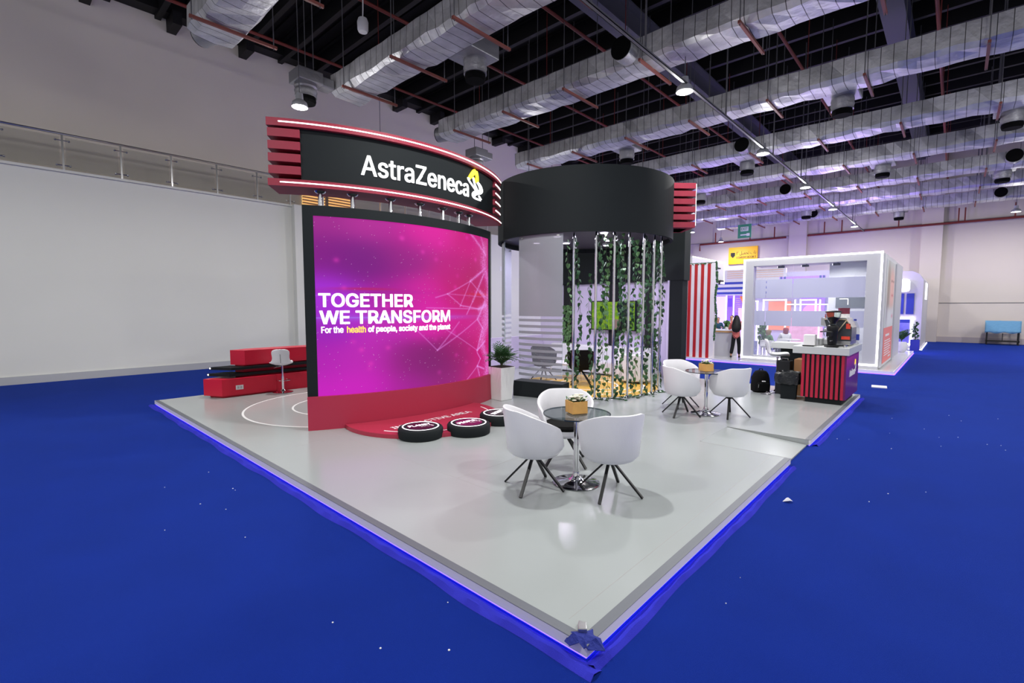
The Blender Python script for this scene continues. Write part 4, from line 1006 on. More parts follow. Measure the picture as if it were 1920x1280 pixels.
# espresso machine (side panel towards the camera)
t = thing('espresso_machine', 'silver espresso machine with black and red side panel at the end of the counter', 'espresso machine', (-1.68, 11.58, TZ), world=True)
def xz(poly, y0, y1): 
    b = MB(); n = len(poly); vs = [(x, y0, z) for x, z in poly] + [(x, y1, z) for x, z in poly]
    return b.add(vs, [tuple(range(n)), tuple(range(n, 2 * n))[::-1]] + [(i, (i + 1) % n, n + (i + 1) % n, n + i) for i in range(n)])
def zz(*p): return [(x, TZ + z) for x, z in p]
MB().box(-1.99, 11.34, TZ + .02, -1.47, 12.06, TZ + .12).build('drip_tray', M_steel, t, bevel=.006)
xz(zz((-1.78, .12), (-1.47, .12), (-1.47, .36), (-1.56, .55), (-1.98, .55), (-1.98, .40), (-1.80, .36)), 11.36, 12.04).build('body', M_steel, t)
xz(zz((-1.80, .1), (-1.46, .1), (-1.46, .38), (-1.55, .52), (-1.92, .52)), 11.325, 11.36).build('side_panel', mat('dark_grey_panel', (62, 66, 70), .3, metal=.4), t)
b = MB(); b.bar((-1.80, 11.318, TZ + .1), (-1.55, 11.318, TZ + .50), .012, .018); b.bar((-1.55, 11.318, TZ + .52), (-1.92, 11.318, TZ + .52), .012, .014); b.bar((-1.55, 11.318, TZ + .52), (-1.46, 11.318, TZ + .38), .012, .014)
b.build('polished_trim', mat('brass_trim', (235, 215, 180), .25, metal=.7), t)
for z0, z1 in ((.34, .44), (.13, .19)): MB().box(-1.62 if z0 < .2 else -1.55, 11.312, TZ + z0, -1.48, 11.325, TZ + z1).build('red_badge', mat('red_badge', (225, 70, 50), .3), t)
for y in (11.55, 11.85):
    g = MB().lathe([(.04, TZ + .26), (.045, TZ + .34)], (-1.87, y, 0), 16).build('group_head', M_chrome, t, True)
    MB().tube([(-1.87, y, TZ + .27), (-2.02, y, TZ + .26)], .012, 8).build('portafilter', M_blackm, g, True)
MB().tube([(-1.9, 11.42, TZ + .4), (-1.95, 11.42, TZ + .3), (-1.92, 11.42, TZ + .18)], .006, 6).build('steam_wand', M_chrome, t, True)
for x in (-1.95, -1.52):
    for y in (11.38, 12.0): MB().lathe([(.02, TZ), (.02, TZ + .025)], (x, y, 0), 10).build('foot', M_blackm, t)
rr = random.Random(2)
sn = [(-1.86, 11.5, .0, (150, 50, 30), 'small red and black carton lying on the espresso machine, left of the tall one'), (-1.66, 11.6, 0, (230, 225, 215), 'white striped carton lying on the espresso machine'), (-1.64, 11.62, .075, (110, 40, 60), 'patterned brown carton on top of the white one on the espresso machine')]
for i, (x, y, dz, c_, lab) in enumerate(sn):
    w2 = (.07, .12, .085)[i]; h2 = (.07, .075, .12)[i]
    single(MB().box(x - w2, y - .06, TZ + .551 + dz, x + w2, y + .06, TZ + .551 + dz + h2, rot=.2 * i), 'carton', mat('carton_%d' % i, c_, .6, noise=.5, nscale=22), lab, 'carton', 'cartons on the espresso machine')
single(MB().lathe([(.05, 0), (.052, .11), (.056, .115), (0, .115)], (-1.99, 11.32, TZ), 20), 'milk_jug', M_steel, 'steel jug standing between grinder and espresso machine', 'jug', None, True)
single(MB().box(-2.06, 11.3, TZ, -1.92, 11.44, TZ + .14), 'cup_stack_tray', M_steel, 'low silver cup tray beside the black grinder', 'tray', None, False, .01)
t = thing('water_bottle', 'clear plastic water bottle with a blue label at the right end of the counter', 'bottle', (-1.52, 12.2, TZ))
MB().lathe([(.08, 0), (.085, .01), (.085, .2), (.083, .33), (.05, .42), (.022, .47), (.022, .5)], n=24).build('body', M_rail, t, True)
MB().lathe([(.087, .08), (.087, .2)], n=24).build('blue_label', M_navy, t, True)
MB().lathe([(.026, .48), (.026, .515), (0, .515)], n=16).build('cap', M_navy, t, True)
single(MB().box(-2.2, 10.98, TZ, -2.0, 11.16, TZ + .22), 'white_container', M_whitep, 'plain white container at the left of the black grinder', 'container', None, False, .015)
for i, (x, y, lab) in enumerate(((-2.08, 10.83, 'flat black tray at the left front edge of the counter'), (-1.68, 10.82, 'flat black tray at the foot of the coffee grinder'))):
    b = MB(); b.box(x - .09, y - .055, TZ, x + .09, y + .055, TZ + .012); b.box(x - .1, y - .06, TZ + .012, x + .1, y + .06, TZ + .02)
    single(b, 'black_tray', M_blackm, lab, 'tray', 'flat black trays on the counter')
single(MB().box(-1.94, 10.78, TZ, -1.82, 10.88, TZ + .008, rot=.2), 'paper_napkin', M_whitec, 'white paper napkin between the two black trays', 'napkin')
t = thing('portafilter', 'steel portafilter with black handle lying at the right front of the counter', 'portafilter', (-1.5, 10.95, TZ + .001), R(200))
MB().lathe([(.03, 0), (.036, .03), (.036, .05)], n=18).build('basket', M_steel, t, True); MB().tube([(.03, 0, .03), (.2, 0, .022)], [.01, .014], 8).build('handle', M_blackm, t, True)
# bin, box, speaker-like cube, backpack
t = thing('waste_bin', 'black square bin with a black bag hanging over its rim, left of the striped counter', 'bin', (-2.42, 10.98, D), R(8))
MB().frustum((0, 0), .19, .215, 0, .52, 0).build('body', M_blackd, t, bevel=.008)
b = MB(); n = 40; vs = []; rr = random.Random(9); prof = [(.16, .50), (.235, .545), (.245, .5), (.25, .42), (.24, .34), (.245, .30)]
for r_, z in prof:
    for j in range(n):
        a = 2 * PI * j / n; sq = 1 / max(abs(math.cos(a)), abs(math.sin(a))) ** .55; k = 1 + rr.uniform(-.05, .05) + (.3 if math.cos(a - 3.4) > .75 and .3 < z < .54 else 0)
        vs.append((r_ * .82 * sq * k * math.cos(a), r_ * .82 * sq * k * math.sin(a), z + rr.uniform(-.012, .012)))
b.add(vs, [(i * n + j, i * n + (j + 1) % n, (i + 1) * n + (j + 1) % n, (i + 1) * n + j) for i in range(5) for j in range(n)]); b.build('bin_bag', M_wbag, t, True)
single(MB().box(-2.44, 11.42, D, -2.2, 11.82, .85), 'cardboard_box', M_card, 'brown cardboard box squeezed between bin and striped counter', 'box', None, False, .004)
t = thing('black_case', 'black upright case standing behind the bin', 'case', (-2.62, 11.45, D))
MB().box(-.13, -.13, 0, .13, .13, .72).build('body', M_black, t, bevel=.012); MB().tube([(-.06, 0, .72), (-.06, 0, .76), (.06, 0, .76), (.06, 0, .72)], .01, 8).build('handle', M_chrome, t, True)
t = thing('backpack', 'black backpack with a white emblem standing on the floor between chair and bin', 'backpack', (-3.06, 11.36, D), R(42))
b = MB(); vs = []; n = 20
prof = [(.0, .13, .09), (.03, .185, .115), (.15, .19, .12), (.3, .175, .11), (.4, .15, .095), (.46, .11, .07), (.48, .05, .03)]
for z, hw, hd in prof:
    for j in range(n):
        a = 2 * PI * j / n; c, s_ = math.cos(a), math.sin(a); vs.append((hw * math.copysign(abs(c) ** .55, c), hd * math.copysign(abs(s_) ** .6, s_), z))
fs = [(i * n + j, i * n + (j + 1) % n, (i + 1) * n + (j + 1) % n, (i + 1) * n + j) for i in range(len(prof) - 1) for j in range(n)] + [tuple(range(n))[::-1], tuple((len(prof) - 1) * n + j for j in range(n))]
b.add(vs, fs).build('body', M_blackf, t, True)
MB().box(-.13, -.155, .03, .13, -.08, .22).build('front_pocket', M_blackf, t, bevel=.03)
MB().box(-.03, -.162, .245, .03, -.115, .262).build('white_emblem', M_ring, t)
MB().tube([(-.04, 0, .46), (-.03, 0, .51), (.03, 0, .51), (.04, 0, .46)], .01, 8).build('carry_handle', M_blackf, t, True)
MB().tube([(-.12, -.16, .12), (-.118, -.165, .19)], .005, 6).build('zip_pull', M_steel, t)
for s_ in (-1, 1): MB().tube([(s_ * .09, .09, .42), (s_ * .12, .15, .3), (s_ * .13, .1, .08)], .014, 8).build('shoulder_strap', M_blackf, t, True)
t = thing('crumpled_wrapping', 'crumpled clear plastic wrapping lying between backpack and bin', 'wrapping', (-2.86, 11.12, D))
b = MB(); rr = random.Random(12); vs = [(.13 * math.cos(a) * rr.uniform(.5, 1.1) * q, .09 * math.sin(a) * rr.uniform(.5, 1.1) * q, (.055 * (1 - q) + .002) * rr.uniform(.5, 1.4)) for q in (0.05, .4, .75, 1) for a in np.linspace(0, 6.0, 14)]
b.add(vs, [(i * 14 + j, i * 14 + (j + 1) % 14, (i + 1) * 14 + (j + 1) % 14, (i + 1) * 14 + j) for i in range(3) for j in range(14)]).build('film', mat('crumpled_film', (150, 150, 155), .15, metal=.6), t)
# litter
b = MB(); b.add([(0, 0, .004), (.07, .01, .03), (.08, .06, .012), (.02, .07, .028), (.045, .03, .05)], [(0, 1, 4), (1, 2, 4), (2, 3, 4), (3, 0, 4), (0, 3, 2, 1)])
b.xf(Matrix.Translation((-1.18, 5.28, 0))); single(b, 'paper_scrap', M_whitec, 'small white crumpled paper scrap on the blue carpet right of the stage', 'paper scrap')
single(MB().box(-1.42, 14.4, .001, -1.12, 14.75, .02, rot=.1), 'white_board_offcut', M_whitec, 'small white flat board lying on the carpet behind the striped counter', 'board')
rr = random.Random(21); b = MB()
for i in range(140):
    x, y = rr.uniform(-7, 1.5), rr.uniform(.9, 12)
    if x < X1 + .1 and y > Y0 - .1: continue
    s_ = rr.uniform(.002, .006); b.box(x - s_, y - s_, .0, x + s_, y + s_, .004)
o = b.build('carpet_lint', M_whitec); tag(o, 'tiny white specks of lint scattered over the blue carpet', 'lint', None, 'stuff')

# ------------------------------------------------------------------ neighbouring stands at the back
t = thing('neighbour_stage', 'white glossy stage of the neighbouring stands with a violet glowing edge', 'stage', (-7, 21, 0), world=True)
MB().box(-14, 17.42, .012, -1.22, 26.2, .1).build('deck', mat('pale_gloss_laminate', (205, 206, 210), .15), t)
b = MB(); b.box(-14, 17.38, .001, -1.19, 17.41, .014); b.box(-1.21, 17.41, .001, -1.18, 26.2, .014); b.build('violet_light_strip', mat('violet_led_bright', (95, 60, 255), emit=7), t)
b = MB(); b.box(-14, 17.40, .02, -1.2, 17.419, .1); b.box(-1.219, 17.42, .02, -1.2, 26.2, .1); b.build('side_board', M_edge, t)
# striped wall
t = thing('striped_wall', 'tall free wall with vertical red and white stripes next to the black column', 'booth wall', (-6.9, 17.7, .1), world=True)
MB().box(-8.0, 17.6, .1, -6.36, 17.75, 3.52).build('wall_body', M_stripew, t)
for i in range(7): x = -6.62 - i * .235; MB().box(x, 17.585, .1, x + .105, 17.6, 3.5).build('red_stripe', M_redglow, t)
t = thing('leaf_garland', 'climbing leaf garland down the right edge of the red and white striped wall', 'garland', (-6.32, 17.68, .8), world=True)
rr = random.Random(31); b = MB(); pts = [(-6.33 + .02 * math.sin(z * 5), 17.66 + .03 * math.cos(z * 4), z) for z in np.arange(.8, 3.6, .1)]; MB().tube(pts, .006, 5).build('stem', M_stem, t)
for p in pts:
    for k in range(5):
        q = rr.uniform(-1.6, .8); leaf(b, Vector(p) + Vector((0, 0, rr.uniform(0, .1))), (math.cos(q), math.sin(q) - .4, .2), rr.uniform(.07, .11), rr)
for k in range(16):
    q = rr.uniform(-2, -1); leaf(b, Vector((-6.4 - k * .06, 17.62, 3.54)), (math.cos(q), math.sin(q), .6), .09, rr)
b.build('leaves', M_leafd, t, fix=False)
# sign box with glowing outline
t = thing('outlined_sign_box', 'white sign box with a glowing outline above and behind the striped wall', 'sign', (-7.4, 19.4, 2.9), world=True)
MB().box(-8.6, 17.9, 2.92, -7.32, 21.3, 3.84).build('box', M_whiteb, t)
b = MB(); b.box(-7.32, 17.9, 3.80, -7.30, 21.3, 3.84); b.box(-7.32, 21.26, 2.92, -7.3, 21.3, 3.84); b.box(-7.32, 17.9, 2.92, -7.3, 21.3, 2.96); b.build('led_line', M_ledsoft, t)
for y, z in ((20.2, 3.5), (20.6, 3.0)): MB().box(-7.3, y, z, -7.2, y + .35, z + .05).box(-7.3, y, z - .12, -7.24, y + .06, z).build('spot_bracket', M_black, t)
for (x, y) in ((-8.5, 18.1), (-8.5, 21.1)): MB().box(x - .05, y - .05, .1, x + .05, y + .05, 2.92).build('leg', M_whiteb, t)
# blue-striped booth behind
t = thing('blue_striped_booth', 'white booth with blue horizontal stripes and violet panels behind the standing woman', 'booth', (-8, 24.3, .1), world=True)
MB().box(-11.5, 24.0, 2.5, -5.6, 24.2, 3.68).build('fascia', M_whiteb, t)
for z in (2.55, 2.78, 3.02): MB().box(-11.5, 23.985, z, -5.6, 24.0, z + .1).build('blue_stripe', M_navy, t)
for z in (3.3, 3.4, 3.5, 3.6): MB().box(-8.1, 23.985, z, -5.7, 24.0, z + .03).build('wood_strip', mat('thin_wood_strip', (200, 165, 140), .6), t)
MB().box(-11.5, 24.6, .1, -5.6, 24.7, 2.5).build('back_panel', M_purple, t)
MB().box(-8.7, 24.0, .1, -8.15, 24.06, 2.45).build('poster_panel', mat('lilac_poster', (196, 186, 240), emit=.35), t)
for x in (-8.12, -7.78): MB().box(x, 23.96, .9, x + .05, 24.0, 2.48).build('led_tube', M_ledsoft, t)
MB().box(-8.02, 23.97, 1.95, -7.85, 24.03, 2.35).build('violet_screen', mat('deep_violet_screen', (80, 50, 190), emit=.8), t)
for z in np.arange(1.7, 2.4, .09): MB().box(-7.7, 24.1, z, -7.2, 24.13, z + .03).build('wood_strip', MATS['thin_wood_strip'], t)
MB().box(-7.55, 24.0, .1, -7.15, 24.05, 1.9).build('measuring_panel', mat('ruler_panel', (200, 180, 240), emit=.3), t)
xzp = MB().add([(-7.5, 23.97, 2.45), (-7.2, 23.97, 2.45), (-7.2, 23.97, 1.75)], [(0, 1, 2)]); xzp.build('orange_wedge', M_orange, t)
t = thing('reception_counter', 'pale grey reception counter with a wooden rim in front of the standing woman', 'counter', (-6.4, 18.9, .1), world=True)
MB().box(-7.3, 18.62, .1, -6.03, 19.2, 1.0).build('body', M_whiteb, t); MB().box(-7.35, 18.58, 1.0, -5.99, 19.24, 1.05).build('wooden_rim', M_wood, t); MB().box(-7.37, 18.56, 1.05, -5.97, 19.26, 1.09).build('counter_top', M_whitep, t)
t = thing('counter_plant', 'small leafy plant in a white pot on the grey reception counter', 'potted plant', (-6.35, 18.95, 1.091))
MB().lathe([(.06, 0), (.08, .1), (0, .1)], n=16).build('pot', M_whitep, t, True)
b = MB(); rr = random.Random(6)
for i in range(60): q = rr.uniform(0, 6.28); leaf(b, Vector((rr.uniform(-.08, .08), rr.uniform(-.08, .08), rr.uniform(.12, .36))), (math.cos(q), math.sin(q), .3), .1, rr)
b.build('leaves', M_leafm, t, fix=False)

# white framed booth with glass front
t = thing('glass_front_booth', 'large white booth with glass front and bright light outline, right of the red striped wall', 'booth', (-3.5, 20, .1), world=True)
FX0, FX1, FY = -5.40, -1.60, 17.6
b = MB(); b.box(FX0, FY, .1, -5.08, FY + .3, 3.56); b.box(-1.98, FY, .1, FX1, FY + .3, 3.56); b.box(-5.08, FY, 3.32, -1.98, FY + .3, 3.56); b.box(-5.08, FY, .1, -1.98, FY + .3, .3)
b.build('frame', M_whiteb, t)
b = MB(); e = .05
b.box(FX0, FY - .012, 3.56 - e, FX1, FY, 3.56); b.box(FX0, FY - .012, .2, FX0 + e, FY, 3.56); b.box(FX1 - e, FY - .012, .26, FX1, FY, 3.56); b.box(FX0, FY - .012, .2, FX1, FY, .2 + e)
b.build('light_outline', mat('booth_outline_led', (255, 252, 255), emit=4), t)
MB().box(-1.75, FY + .3, .1, FX1, 24.6, 3.52).build('side_wall', M_whiteb, t)
MB().box(-5.4, FY + .3, 3.40, -1.75, 19.6, 3.52).build('roof_slab', M_whiteb, t)
MB().box(-3.17, 19.2, .1, -1.75, 19.3, 3.4).build('partition', mat('partition_grey', (222, 224, 230), .6), t)
MB().box(-2.95, 19.17, 1.92, -2.12, 19.2, 2.26).build('wall_screen', M_tvgrey, t)
MB().box(-2.85, 19.165, 2.2, -2.62, 19.17, 2.22).box(-2.62, 19.165, 2.02, -2.6, 19.17, 2.22).build('screen_reflection_frame', M_ledsoft, t)
for x0, x1 in ((-5.06, -4.72), (-4.71, -3.93), (-3.92, -2.0)): 
    p = MB().box(x0, FY + .16, .3, x1, FY + .172, 3.32).build('glass_pane', M_pane, t)
    MB().box(x0 + .005, FY + .152, 2.24, x1 - .005, FY + .156, 2.86).build('frosted_band', M_frost2, p)
    MB().box(x0 + .005, FY + .152, 1.32, x1 - .005, FY + .156, 1.82).build('frosted_band', M_frost2, p)
for x in (-4.3, -3.6, -2.75):
    o = MB().box(x - .01, FY + .35, 3.3, x + .01, FY + .37, 3.4).box(x - .13, FY + .33, 3.24, x + .06, FY + .41, 3.31).build('track_spot', M_black, t)
    MB().box(x - .15, FY + .335, 3.25, x - .13, FY + .405, 3.3).build('lens', M_ledsoft, o)
for x in (-4.4, -3.7, -2.6):
    ld = bpy.data.lights.new('track_spot_bulb', 'SPOT'); ld.energy = 60; ld.spot_size = R(120); ld.spot_blend = .6; ld.shadow_soft_size = .04; l = bpy.data.objects.new('track_spot_bulb', ld); COL.objects.link(l); l.location = (x, 18.05, 3.2); l.rotation_euler = (R(35), 0, 0)
t = thing('portal_booth', 'booth of nested white light portals and violet screens seen through the frosted glass', 'booth', (-5, 23.5, .1), world=True)
MB().box(-7.2, 24.3, .1, -1.9, 24.4, 3.5).build('back_wall', mat('grey_violet_wall', (188, 184, 214), .6), t)
for x0, x1, z in ((-6.9, -6.42, 2.22), (-6.22, -5.3, 2.27), (-4.8, -4.2, 2.26)):
    b = MB(); b.box(x0, 23.0, .1, x0 + .05, 23.06, z); b.box(x1 - .05, 23.0, .1, x1, 23.06, z); b.box(x0, 23.0, z - .05, x1, 23.06, z); b.build('light_portal', M_ledsoft, t)
for x in (-6.65, -5.02, -4.12): MB().box(x, 23.1, .1, x + .05, 23.14, 2.25).build('light_post', M_ledsoft, t)
MB().box(-5.3, 22.95, 2.03, -3.76, 22.99, 2.07).box(-3.8, 22.95, 1.6, -3.76, 22.99, 2.07).build('light_bar', M_ledsoft, t)
MB().box(-6.3, 24.2, .9, -5.4, 24.28, 2.2).build('orange_screen', mat('orange_screen', (214, 120, 96), emit=.6), t)
MB().box(-5.0, 24.1, 1.0, -4.1, 24.2, 2.45).build('violet_screen', M_purple, t)
MB().tube([(-4.55, 24.08, 1.7), (-4.55, 24.1, 1.7)], .36, 30).build('pink_disc', mat('pink_disc', (225, 130, 235), emit=.7), t)
MB().box(-5.7, 23.4, 2.95, -4.0, 23.5, 3.25).build('upper_screen', M_purple, t)
for x in (-5.66, -5.52, -4.2, -4.08): MB().box(x, 23.37, 2.95, x + .07, 23.4, 3.25).build('blue_bar', M_navy, t)
MB().box(-4.9, 21.9, .3, -3.75, 21.96, 1.5).build('pink_poster', mat('pink_poster', (244, 176, 212), .5, noise=.35, nscale=6, emit=.25), t)
MB().box(-3.9, 21.85, .3, -3.86, 21.9, 1.5).build('light_post', M_ledsoft, t)
t = thing('tall_foliage_rack', 'green leaf display rack just inside the left end of the glass front', 'plant rack', (-4.95, 19.2, .1), world=True)
for x in (-5.35, -5.05): MB().box(x, 19.3, .1, x + .03, 19.33, 1.55).build('rack_post', M_ledsoft, t)
b = MB(); rr = random.Random(61)
for i in range(160): q = rr.uniform(0, 6.28); leaf(b, Vector((rr.uniform(-5.3, -5.08), 19.3 + rr.uniform(-.1, .1), rr.uniform(.6, 1.4))), (math.cos(q), math.sin(q), .3), .11, rr)
b.build('leaves', M_leafm, t, fix=False)
MB().lathe([(.1, .1), (.12, .7), (.1, .75)], (-5.2, 18.3, 0), 16).build('patterned_vase', mat('blue_white_print', (150, 150, 210), .4, noise=.7, nscale=16), t, True)

# poster with a portrait on the booth side
t = thing('portrait_poster', 'tall light box poster on the booth side with a face above a coral text block', 'poster', (-1.58, 19.6, .1), world=True)
MB().box(-1.6, 17.75, .14, -1.56, 21.2, 3.5).build('panel', mat('poster_board', (212, 212, 214), .4), t)
nu, nv = 90, 200; U, V = np.meshgrid(np.linspace(0, 1, nu), np.linspace(0, 1, nv))
I = np.zeros((nv, nu, 3)) + np.array([.62, .66, .64])
def blob(x, y, sx, sy, c, a, p=2):
    global I
    k = a * np.exp(-((np.abs(U - x) / sx) ** p + (np.abs(V - y) / sy) ** p)); I = I * (1 - k[..., None]) + np.array(c) * k[..., None]
blob(.5, .30, .42, .26, (.50, .40, .34), .9, 4); blob(.72, .27, .26, .2, (.82, .50, .44), 1, 4); blob(.66, .19, .07, .012, (.12, .08, .07), .8); blob(.86, .19, .06, .012, (.12, .08, .07), .8)
blob(.78, .26, .03, .05, (.65, .36, .3), .6); blob(.76, .335, .1, .014, (.60, .14, .16), .9); blob(.3, .3, .12, .28, (.36, .28, .22), .8, 4); blob(.55, .56, .5, .1, (.72, .72, .74), .9, 4); blob(.85, .55, .08, .02, (.7, .1, .2), .7)
blob(.2, .52, .1, .14, (.25, .22, .3), .6)
I[V > .655] = np.array([.80, .24, .23])
pixel_grid('portrait_print', I, lambda s_, t_: (-1.555, 18.2 + 2.7 * s_, .22 + 3.16 * t_), t, attr_mat('portrait_print', rough=.9))
b = MB()
for i in range(7): b.box(-1.554, 18.6, .98 - i * .075 - .1, -1.551, 20.3 + .22 * math.sin(i * 2.3), 1.01 - i * .075 - .1)
b.box(-1.554, 18.8, 1.03, -1.551, 19.9, 1.10); b.box(-1.554, 19.9, .32, -1.551, 20.5, .37); b.build('text_lines', mat('poster_white_text', (240, 236, 236), .5), t)
MB().box(-1.56, 21.0, .14, -1.52, 21.5, 3.4).build('side_post', M_whiteb, t)

# far white booth with rounded top
t = thing('rounded_white_booth', 'far white booth with a rounded glowing sign box and blue panels on its front', 'booth', (-2.6, 30.5, 0), world=True)
b = MB(); pr = [(-4.6, 0), (-1.1, 0), (-1.1, 3.15), (-1.25, 3.4), (-1.5, 3.55), (-4.6, 3.6)]
vs = [(x, 28.5, z + .02) for x, z in pr] + [(x, 34.0, z + .02) for x, z in pr]; n = len(pr)
b.add(vs, [tuple(range(n)), tuple(range(n, 2 * n))[::-1]] + [(i, (i + 1) % n, n + (i + 1) % n, n + i) for i in range(n)]).build('body', mat('far_booth_white', (184, 182, 188), .5), t)
MB().box(-4.0, 28.2, 2.62, -1.55, 28.5, 3.22).build('glowing_sign_box', mat('sign_box_glow', (250, 250, 255), emit=.95), t, bevel=.12)
for x in (-2.02, -1.66): MB().box(x, 28.46, 1.62, x + .27, 28.5, 2.56).build('blue_panel', M_navy, t)
b = MB(); b.box(-2.6, 28.44, 1.38, -1.38, 28.5, 1.45); b.box(-1.45, 28.44, .2, -1.38, 28.5, 1.45); b.box(-2.6, 28.44, .2, -1.38, 28.5, .27); b.build('light_frame', mat('booth_outline_led', (255, 252, 255), emit=4), t)
MB().box(-2.55, 28.47, 1.22, -1.5, 28.499, 1.38).build('blue_header', M_navy, t)
MB().box(-2.55, 28.47, .27, -1.5, 28.499, 1.22).build('blue_picture', mat('blue_picture', (110, 110, 190), .4, noise=.8, nscale=3, emit=.25), t)
MB().box(-1.098, 30.4, 2.3, -1.07, 31.9, 3.1).build('glowing_side_sign', mat('sign_box_glow', (250, 250, 255), emit=.95), t)
b = MB(); b.box(-4.6, 28.3, .001, -1.0, 28.34, .05); b.box(-1.06, 28.3, .001, -1.02, 34, .05); b.build('base_light', M_ledsoft, t)
for i, z in enumerate((.1, .22)): MB().box(-2.6, 28.1 + .15 * i, z - .08, -1.5, 28.3 + .15 * i if i else 28.29, z).build('blue_step', M_navy, t)
t = thing('blue_planter', 'blue square planter with a thin shrub at the corner of the far rounded booth', 'potted plant', (-1.24, 27.7, 0))
MB().box(-.16, -.16, 0, .16, .16, .5).build('planter_box', M_navy, t)
b = MB(); rr = random.Random(71)
for i in range(50): q = rr.uniform(0, 6.28); leaf(b, Vector((rr.uniform(-.12, .12), rr.uniform(-.12, .12), rr.uniform(.52, 1.3))), (math.cos(q), math.sin(q), .3), .1, rr)
b.build('leaves', M_leafd, t, fix=False); MB().tube([(0, 0, .5), (0, 0, 1.3)], .012, 6).build('stem', M_stem, t)
t = thing('white_pot_palm', 'small palm in a round white pot before the blue picture of the far booth', 'potted plant', (-1.55, 25.2, .1))
MB().lathe([(.12, 0), (.2, .1), (.22, .3), (.16, .42), (0, .42)], n=20).build('pot', M_whitep, t, True)
b = MB(); fronds(b, 0, 0, .42, 20, .6, random.Random(8), wd=.05); b.build('fronds', MATS['palm_leaf'], t)

# ------------------------------------------------------------------ people
def person(label, loc, rot, pose, h=1.55, top=M_salmon, legs=M_trous, hair=M_hair, scarf=None, long_hair=False, sleeves=True, group=None):
    t = thing('person', label, 'person', loc, rot); k = h / 1.7
    def S(p): return (p[0] * k, p[1] * k, p[2] * k)
    if pose == 'sit':
        dz = -.42; hip = (0, 0, .93 + dz); kn = [(s_ * .1, .42, .93 + dz) for s_ in (-1, 1)]; an = [(s_ * .11, .40, .5 + dz) for s_ in (-1, 1)]; el = [(s_ * .23, .08, 1.14 + dz) for s_ in (-1, 1)]; ha = [(s_ * .12, .32, 1.13 + dz) for s_ in (-1, 1)]
        base = 0
    else:
        dz = 0; hip = (0, 0, .93); kn = [(-.11, .03, .5), (.12, -.01, .5)]; an = [(-.17, -.02, .08), (.13, .0, .08)]
        el = [(-.27, .10, 1.12), (.25, .05, 1.12)]; ha = [(-.17, .30, 1.22), (.10, .30, 1.16)]
        base = 0
    off = Vector((0, 0, base))
    def P(p): return tuple(Vector(S(p)) + Vector((0, 0, base - (0 if pose != 'sit' else 0))))
    if pose == 'sit': an = [(a[0], a[1], .08) for a in an]
    sh = [(s_ * .165, 0, 1.40 + dz) for s_ in (-1, 1)]
    r_ = lambda v: v * k
    spine = [(P(hip), r_(.105)), (P((0, 0, 1.12 + dz)), r_(.10)), (P((0, 0, 1.32 + dz)), r_(.12)), (P((0, 0, 1.42 + dz)), r_(.06)), (P((0, .01, 1.49 + dz)), r_(.05)), (P((0, .02, 1.56 + dz)), (r_(.072), r_(.082))), (P((0, .015, 1.64 + dz)), (r_(.078), r_(.088))), (P((0, .01, 1.69 + dz)), r_(.05))]
    ch_ = [spine]
    for i in (0, 1):
        ch_.append([(P(hip), r_(.105)), (P((sh[i][0] * .55, 0, hip[2] - .04)), r_(.085)), (P(kn[i]), r_(.055)), (P(an[i]), r_(.036))])
        ch_.append([(P(an[i]), r_(.036)), (P((an[i][0], an[i][1] + .13, an[i][2] - .045)), r_(.028))])
        ch_.append([(P((0, 0, 1.32 + dz)), r_(.12)), (P(sh[i]), r_(.052)), (P(el[i]), r_(.036)), (P(ha[i]), r_(.025))])
        d = (Vector(ha[i]) - Vector(el[i])).normalized(); sd = d.cross(Vector((0, 0, 1))).normalized(); pal = Vector(ha[i]) + d * .07
        ch_.append([(P(ha[i]), r_(.025)), (P(pal), (r_(.032), r_(.014)))])
        for f_ in range(4):
            q = pal + sd * (.024 - .016 * f_) + d * .035; q2 = q + d * (.035 if f_ < 3 else .025) + Vector((0, 0, -.02)); ch_.append([(P(pal), (r_(.032), r_(.014))), (P(q), r_(.009)), (P(q2), r_(.008))])
        q = Vector(ha[i]) + d * .03 + sd * .035 * (1 if i else -1); ch_.append([(P(ha[i]), r_(.025)), (P(q), r_(.011)), (P(q + d * .035), r_(.009))])
    ch_.append([(P((0, .02, 1.56 + dz)), (r_(.072), r_(.082))), (P((0, .10, 1.575 + dz)), r_(.012))])
    body = skin_obj('body', ch_, M_skin, t)
    b = MB()
    for s_ in (-1, 1): b.sphere(P((s_ * .03, .095, 1.615 + dz)), .011 * k, 8, 6)
    b.build('eyes', M_ink, t, True)
    MB().sphere(P((0, .098, 1.535 + dz)), .02 * k, 8, 6, (1, .35, .3)).build('lips', mat('lips', (150, 70, 70), .5), t, True)
    sl = [[(P((0, 0, 1.32 + dz)), r_(.14)), (P(sh[i]), r_(.068)), (P(el[i]), r_(.052)), (P(tuple(Vector(el[i]).lerp(Vector(ha[i]), .85 if sleeves else .2))), r_(.038))] for i in (0, 1)]
    skin_obj('shirt', [[(P((0, 0, hip[2] - (.2 if pose == 'stand' else .02))), (r_(.19), r_(.15))), (P((0, 0, hip[2] + .04)), (r_(.155), r_(.13))), (P((0, 0, 1.12 + dz)), (r_(.135), r_(.115))), (P((0, 0, 1.32 + dz)), r_(.14)), (P((0, 0, 1.42 + dz)), r_(.075))]] + sl, top, t)
    skin_obj('trousers', [[(P(hip), r_(.105)), (P((sh[i][0] * .5, 0, hip[2] - .10)), r_(.092)), (P(kn[i]), r_(.075)), (P(tuple(Vector(kn[i]).lerp(Vector(an[i]), .88))), r_(.068))] for i in (0, 1)], legs, t)
    for i in (0, 1):
        q = P(an[i]); MB().sphere((q[0], q[1] + .05 * k, q[2] - .035 * k), .06 * k, 12, 8, (.75, 2.1, .7)).build('shoe', M_blackm, t, True)
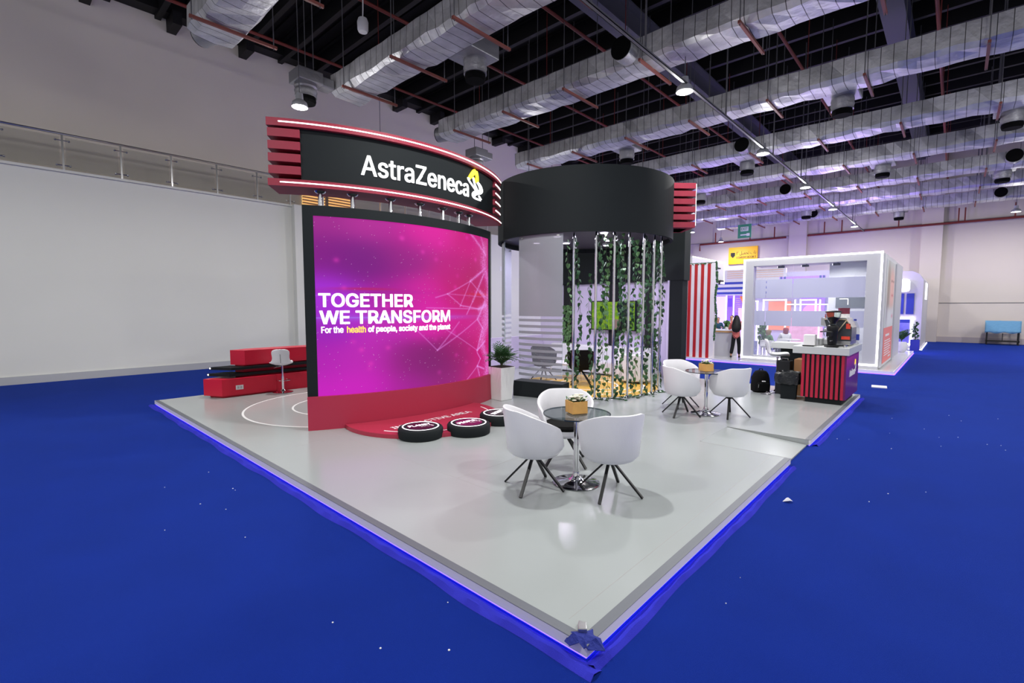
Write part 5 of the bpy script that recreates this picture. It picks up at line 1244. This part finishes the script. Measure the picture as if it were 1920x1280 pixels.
    if scarf:
        skin_obj('headscarf', [[(P((0, -.02, 1.68 + dz)), r_(.11)), (P((0, -.035, 1.58 + dz)), r_(.125)), (P((0, -.02, 1.47 + dz)), r_(.095)), (P((0, 0, 1.40 + dz)), (r_(.14), r_(.1)))]], scarf, t)
    elif long_hair:
        skin_obj('long_hair', [[(P((0, -.01, 1.69 + dz)), r_(.07)), (P((0, -.035, 1.62 + dz)), (r_(.10), r_(.09))), (P((.01, -.08, 1.45 + dz)), (r_(.16), r_(.08))), (P((.01, -.15, 1.22 + dz)), (r_(.20), r_(.07))), (P((.01, -.17, 1.0 + dz)), (r_(.17), r_(.05)))]], hair, t)
    else:
        skin_obj('hair', [[(P((0, .01, 1.70 + dz)), r_(.065)), (P((0, -.03, 1.65 + dz)), r_(.092)), (P((0, -.045, 1.58 + dz)), r_(.075))]], hair, t)
    return t
person('person with long black hair, coral top and black trousers standing with their back turned', (-5.80, 18.30, .1), R(12), 'stand', 1.56, M_salmon, long_hair=True)
person('dark-haired person in a teal top behind the reception counter, leftmost of the heads there', (-7.05, 20.0, .1), R(200), 'stand', 1.42, M_teal)
person('dark-haired person in a white top behind the small counter plant', (-6.62, 20.3, .1), R(170), 'stand', 1.5, M_whitec)
person('person in pale blue clothes mostly hidden behind the red and white striped wall', (-6.78, 18.0, .1), R(-40), 'stand', 1.56, M_pblue, M_pblue)
def bench_seat(x, y, lab):
    t = thing('booth_chair', lab, 'chair', (x, y, .1), group='white booth chairs')
    MB().box(-.22, -.2, .38, .22, .24, .43).build('seat', M_whitep, t, bevel=.02); MB().box(-.22, -.26, .43, .22, -.2, .66).build('backrest', M_whitep, t, bevel=.02)
    for a in (-.18, .18):
        for c in (-.18, .2): MB().box(a - .015, c - .015, 0, a + .015, c + .015, .38).build('leg', M_chrome, t)
bench_seat(-4.9, 19.0, 'white chair under the seated person in the ochre scarf inside the glass booth'); bench_seat(-4.45, 19.35, 'white chair under the seated person in the maroon scarf inside the glass booth')
person('seated person in an ochre scarf and green top inside the glass booth', (-4.9, 19.0, .1), R(-50), 'sit', 1.4, M_green, M_trous, scarf=M_olive)
person('seated person in a maroon headscarf and white top inside the glass booth', (-4.45, 19.35, .1), R(35), 'sit', 1.5, M_whitec, M_trous, scarf=M_maroon)
t = thing('booth_table', 'white table between the two seated people in the glass booth', 'table', (-4.2, 18.75, .1))
MB().lathe([(0, .7), (.35, .7), (.35, .73), (0, .73)], n=30).build('tabletop', M_whitep, t); MB().tube([(0, 0, .02), (0, 0, .7)], .03, 10).build('column', M_chrome, t); MB().lathe([(.22, 0), (.22, .02), (0, .03)], n=24).build('base', M_chrome, t)
# unseen violet point lights, added to tint the back wall and carpet
for (x, y, z, e) in ((-5.5, 25.5, .6, 260), (-9, 22, 1.5, 160), (-1.0, 26.5, .3, 9), (-4.5, 27.2, 3.9, 480), (-10, 27.5, 2.5, 420)):
    l = bpy.data.lights.new('added_violet_fill', 'POINT'); l.energy = e; l.color = (.42, .25, 1); l.shadow_soft_size = .3; o = bpy.data.objects.new('added_violet_fill', l); COL.objects.link(o); o.location = (x, y, z)
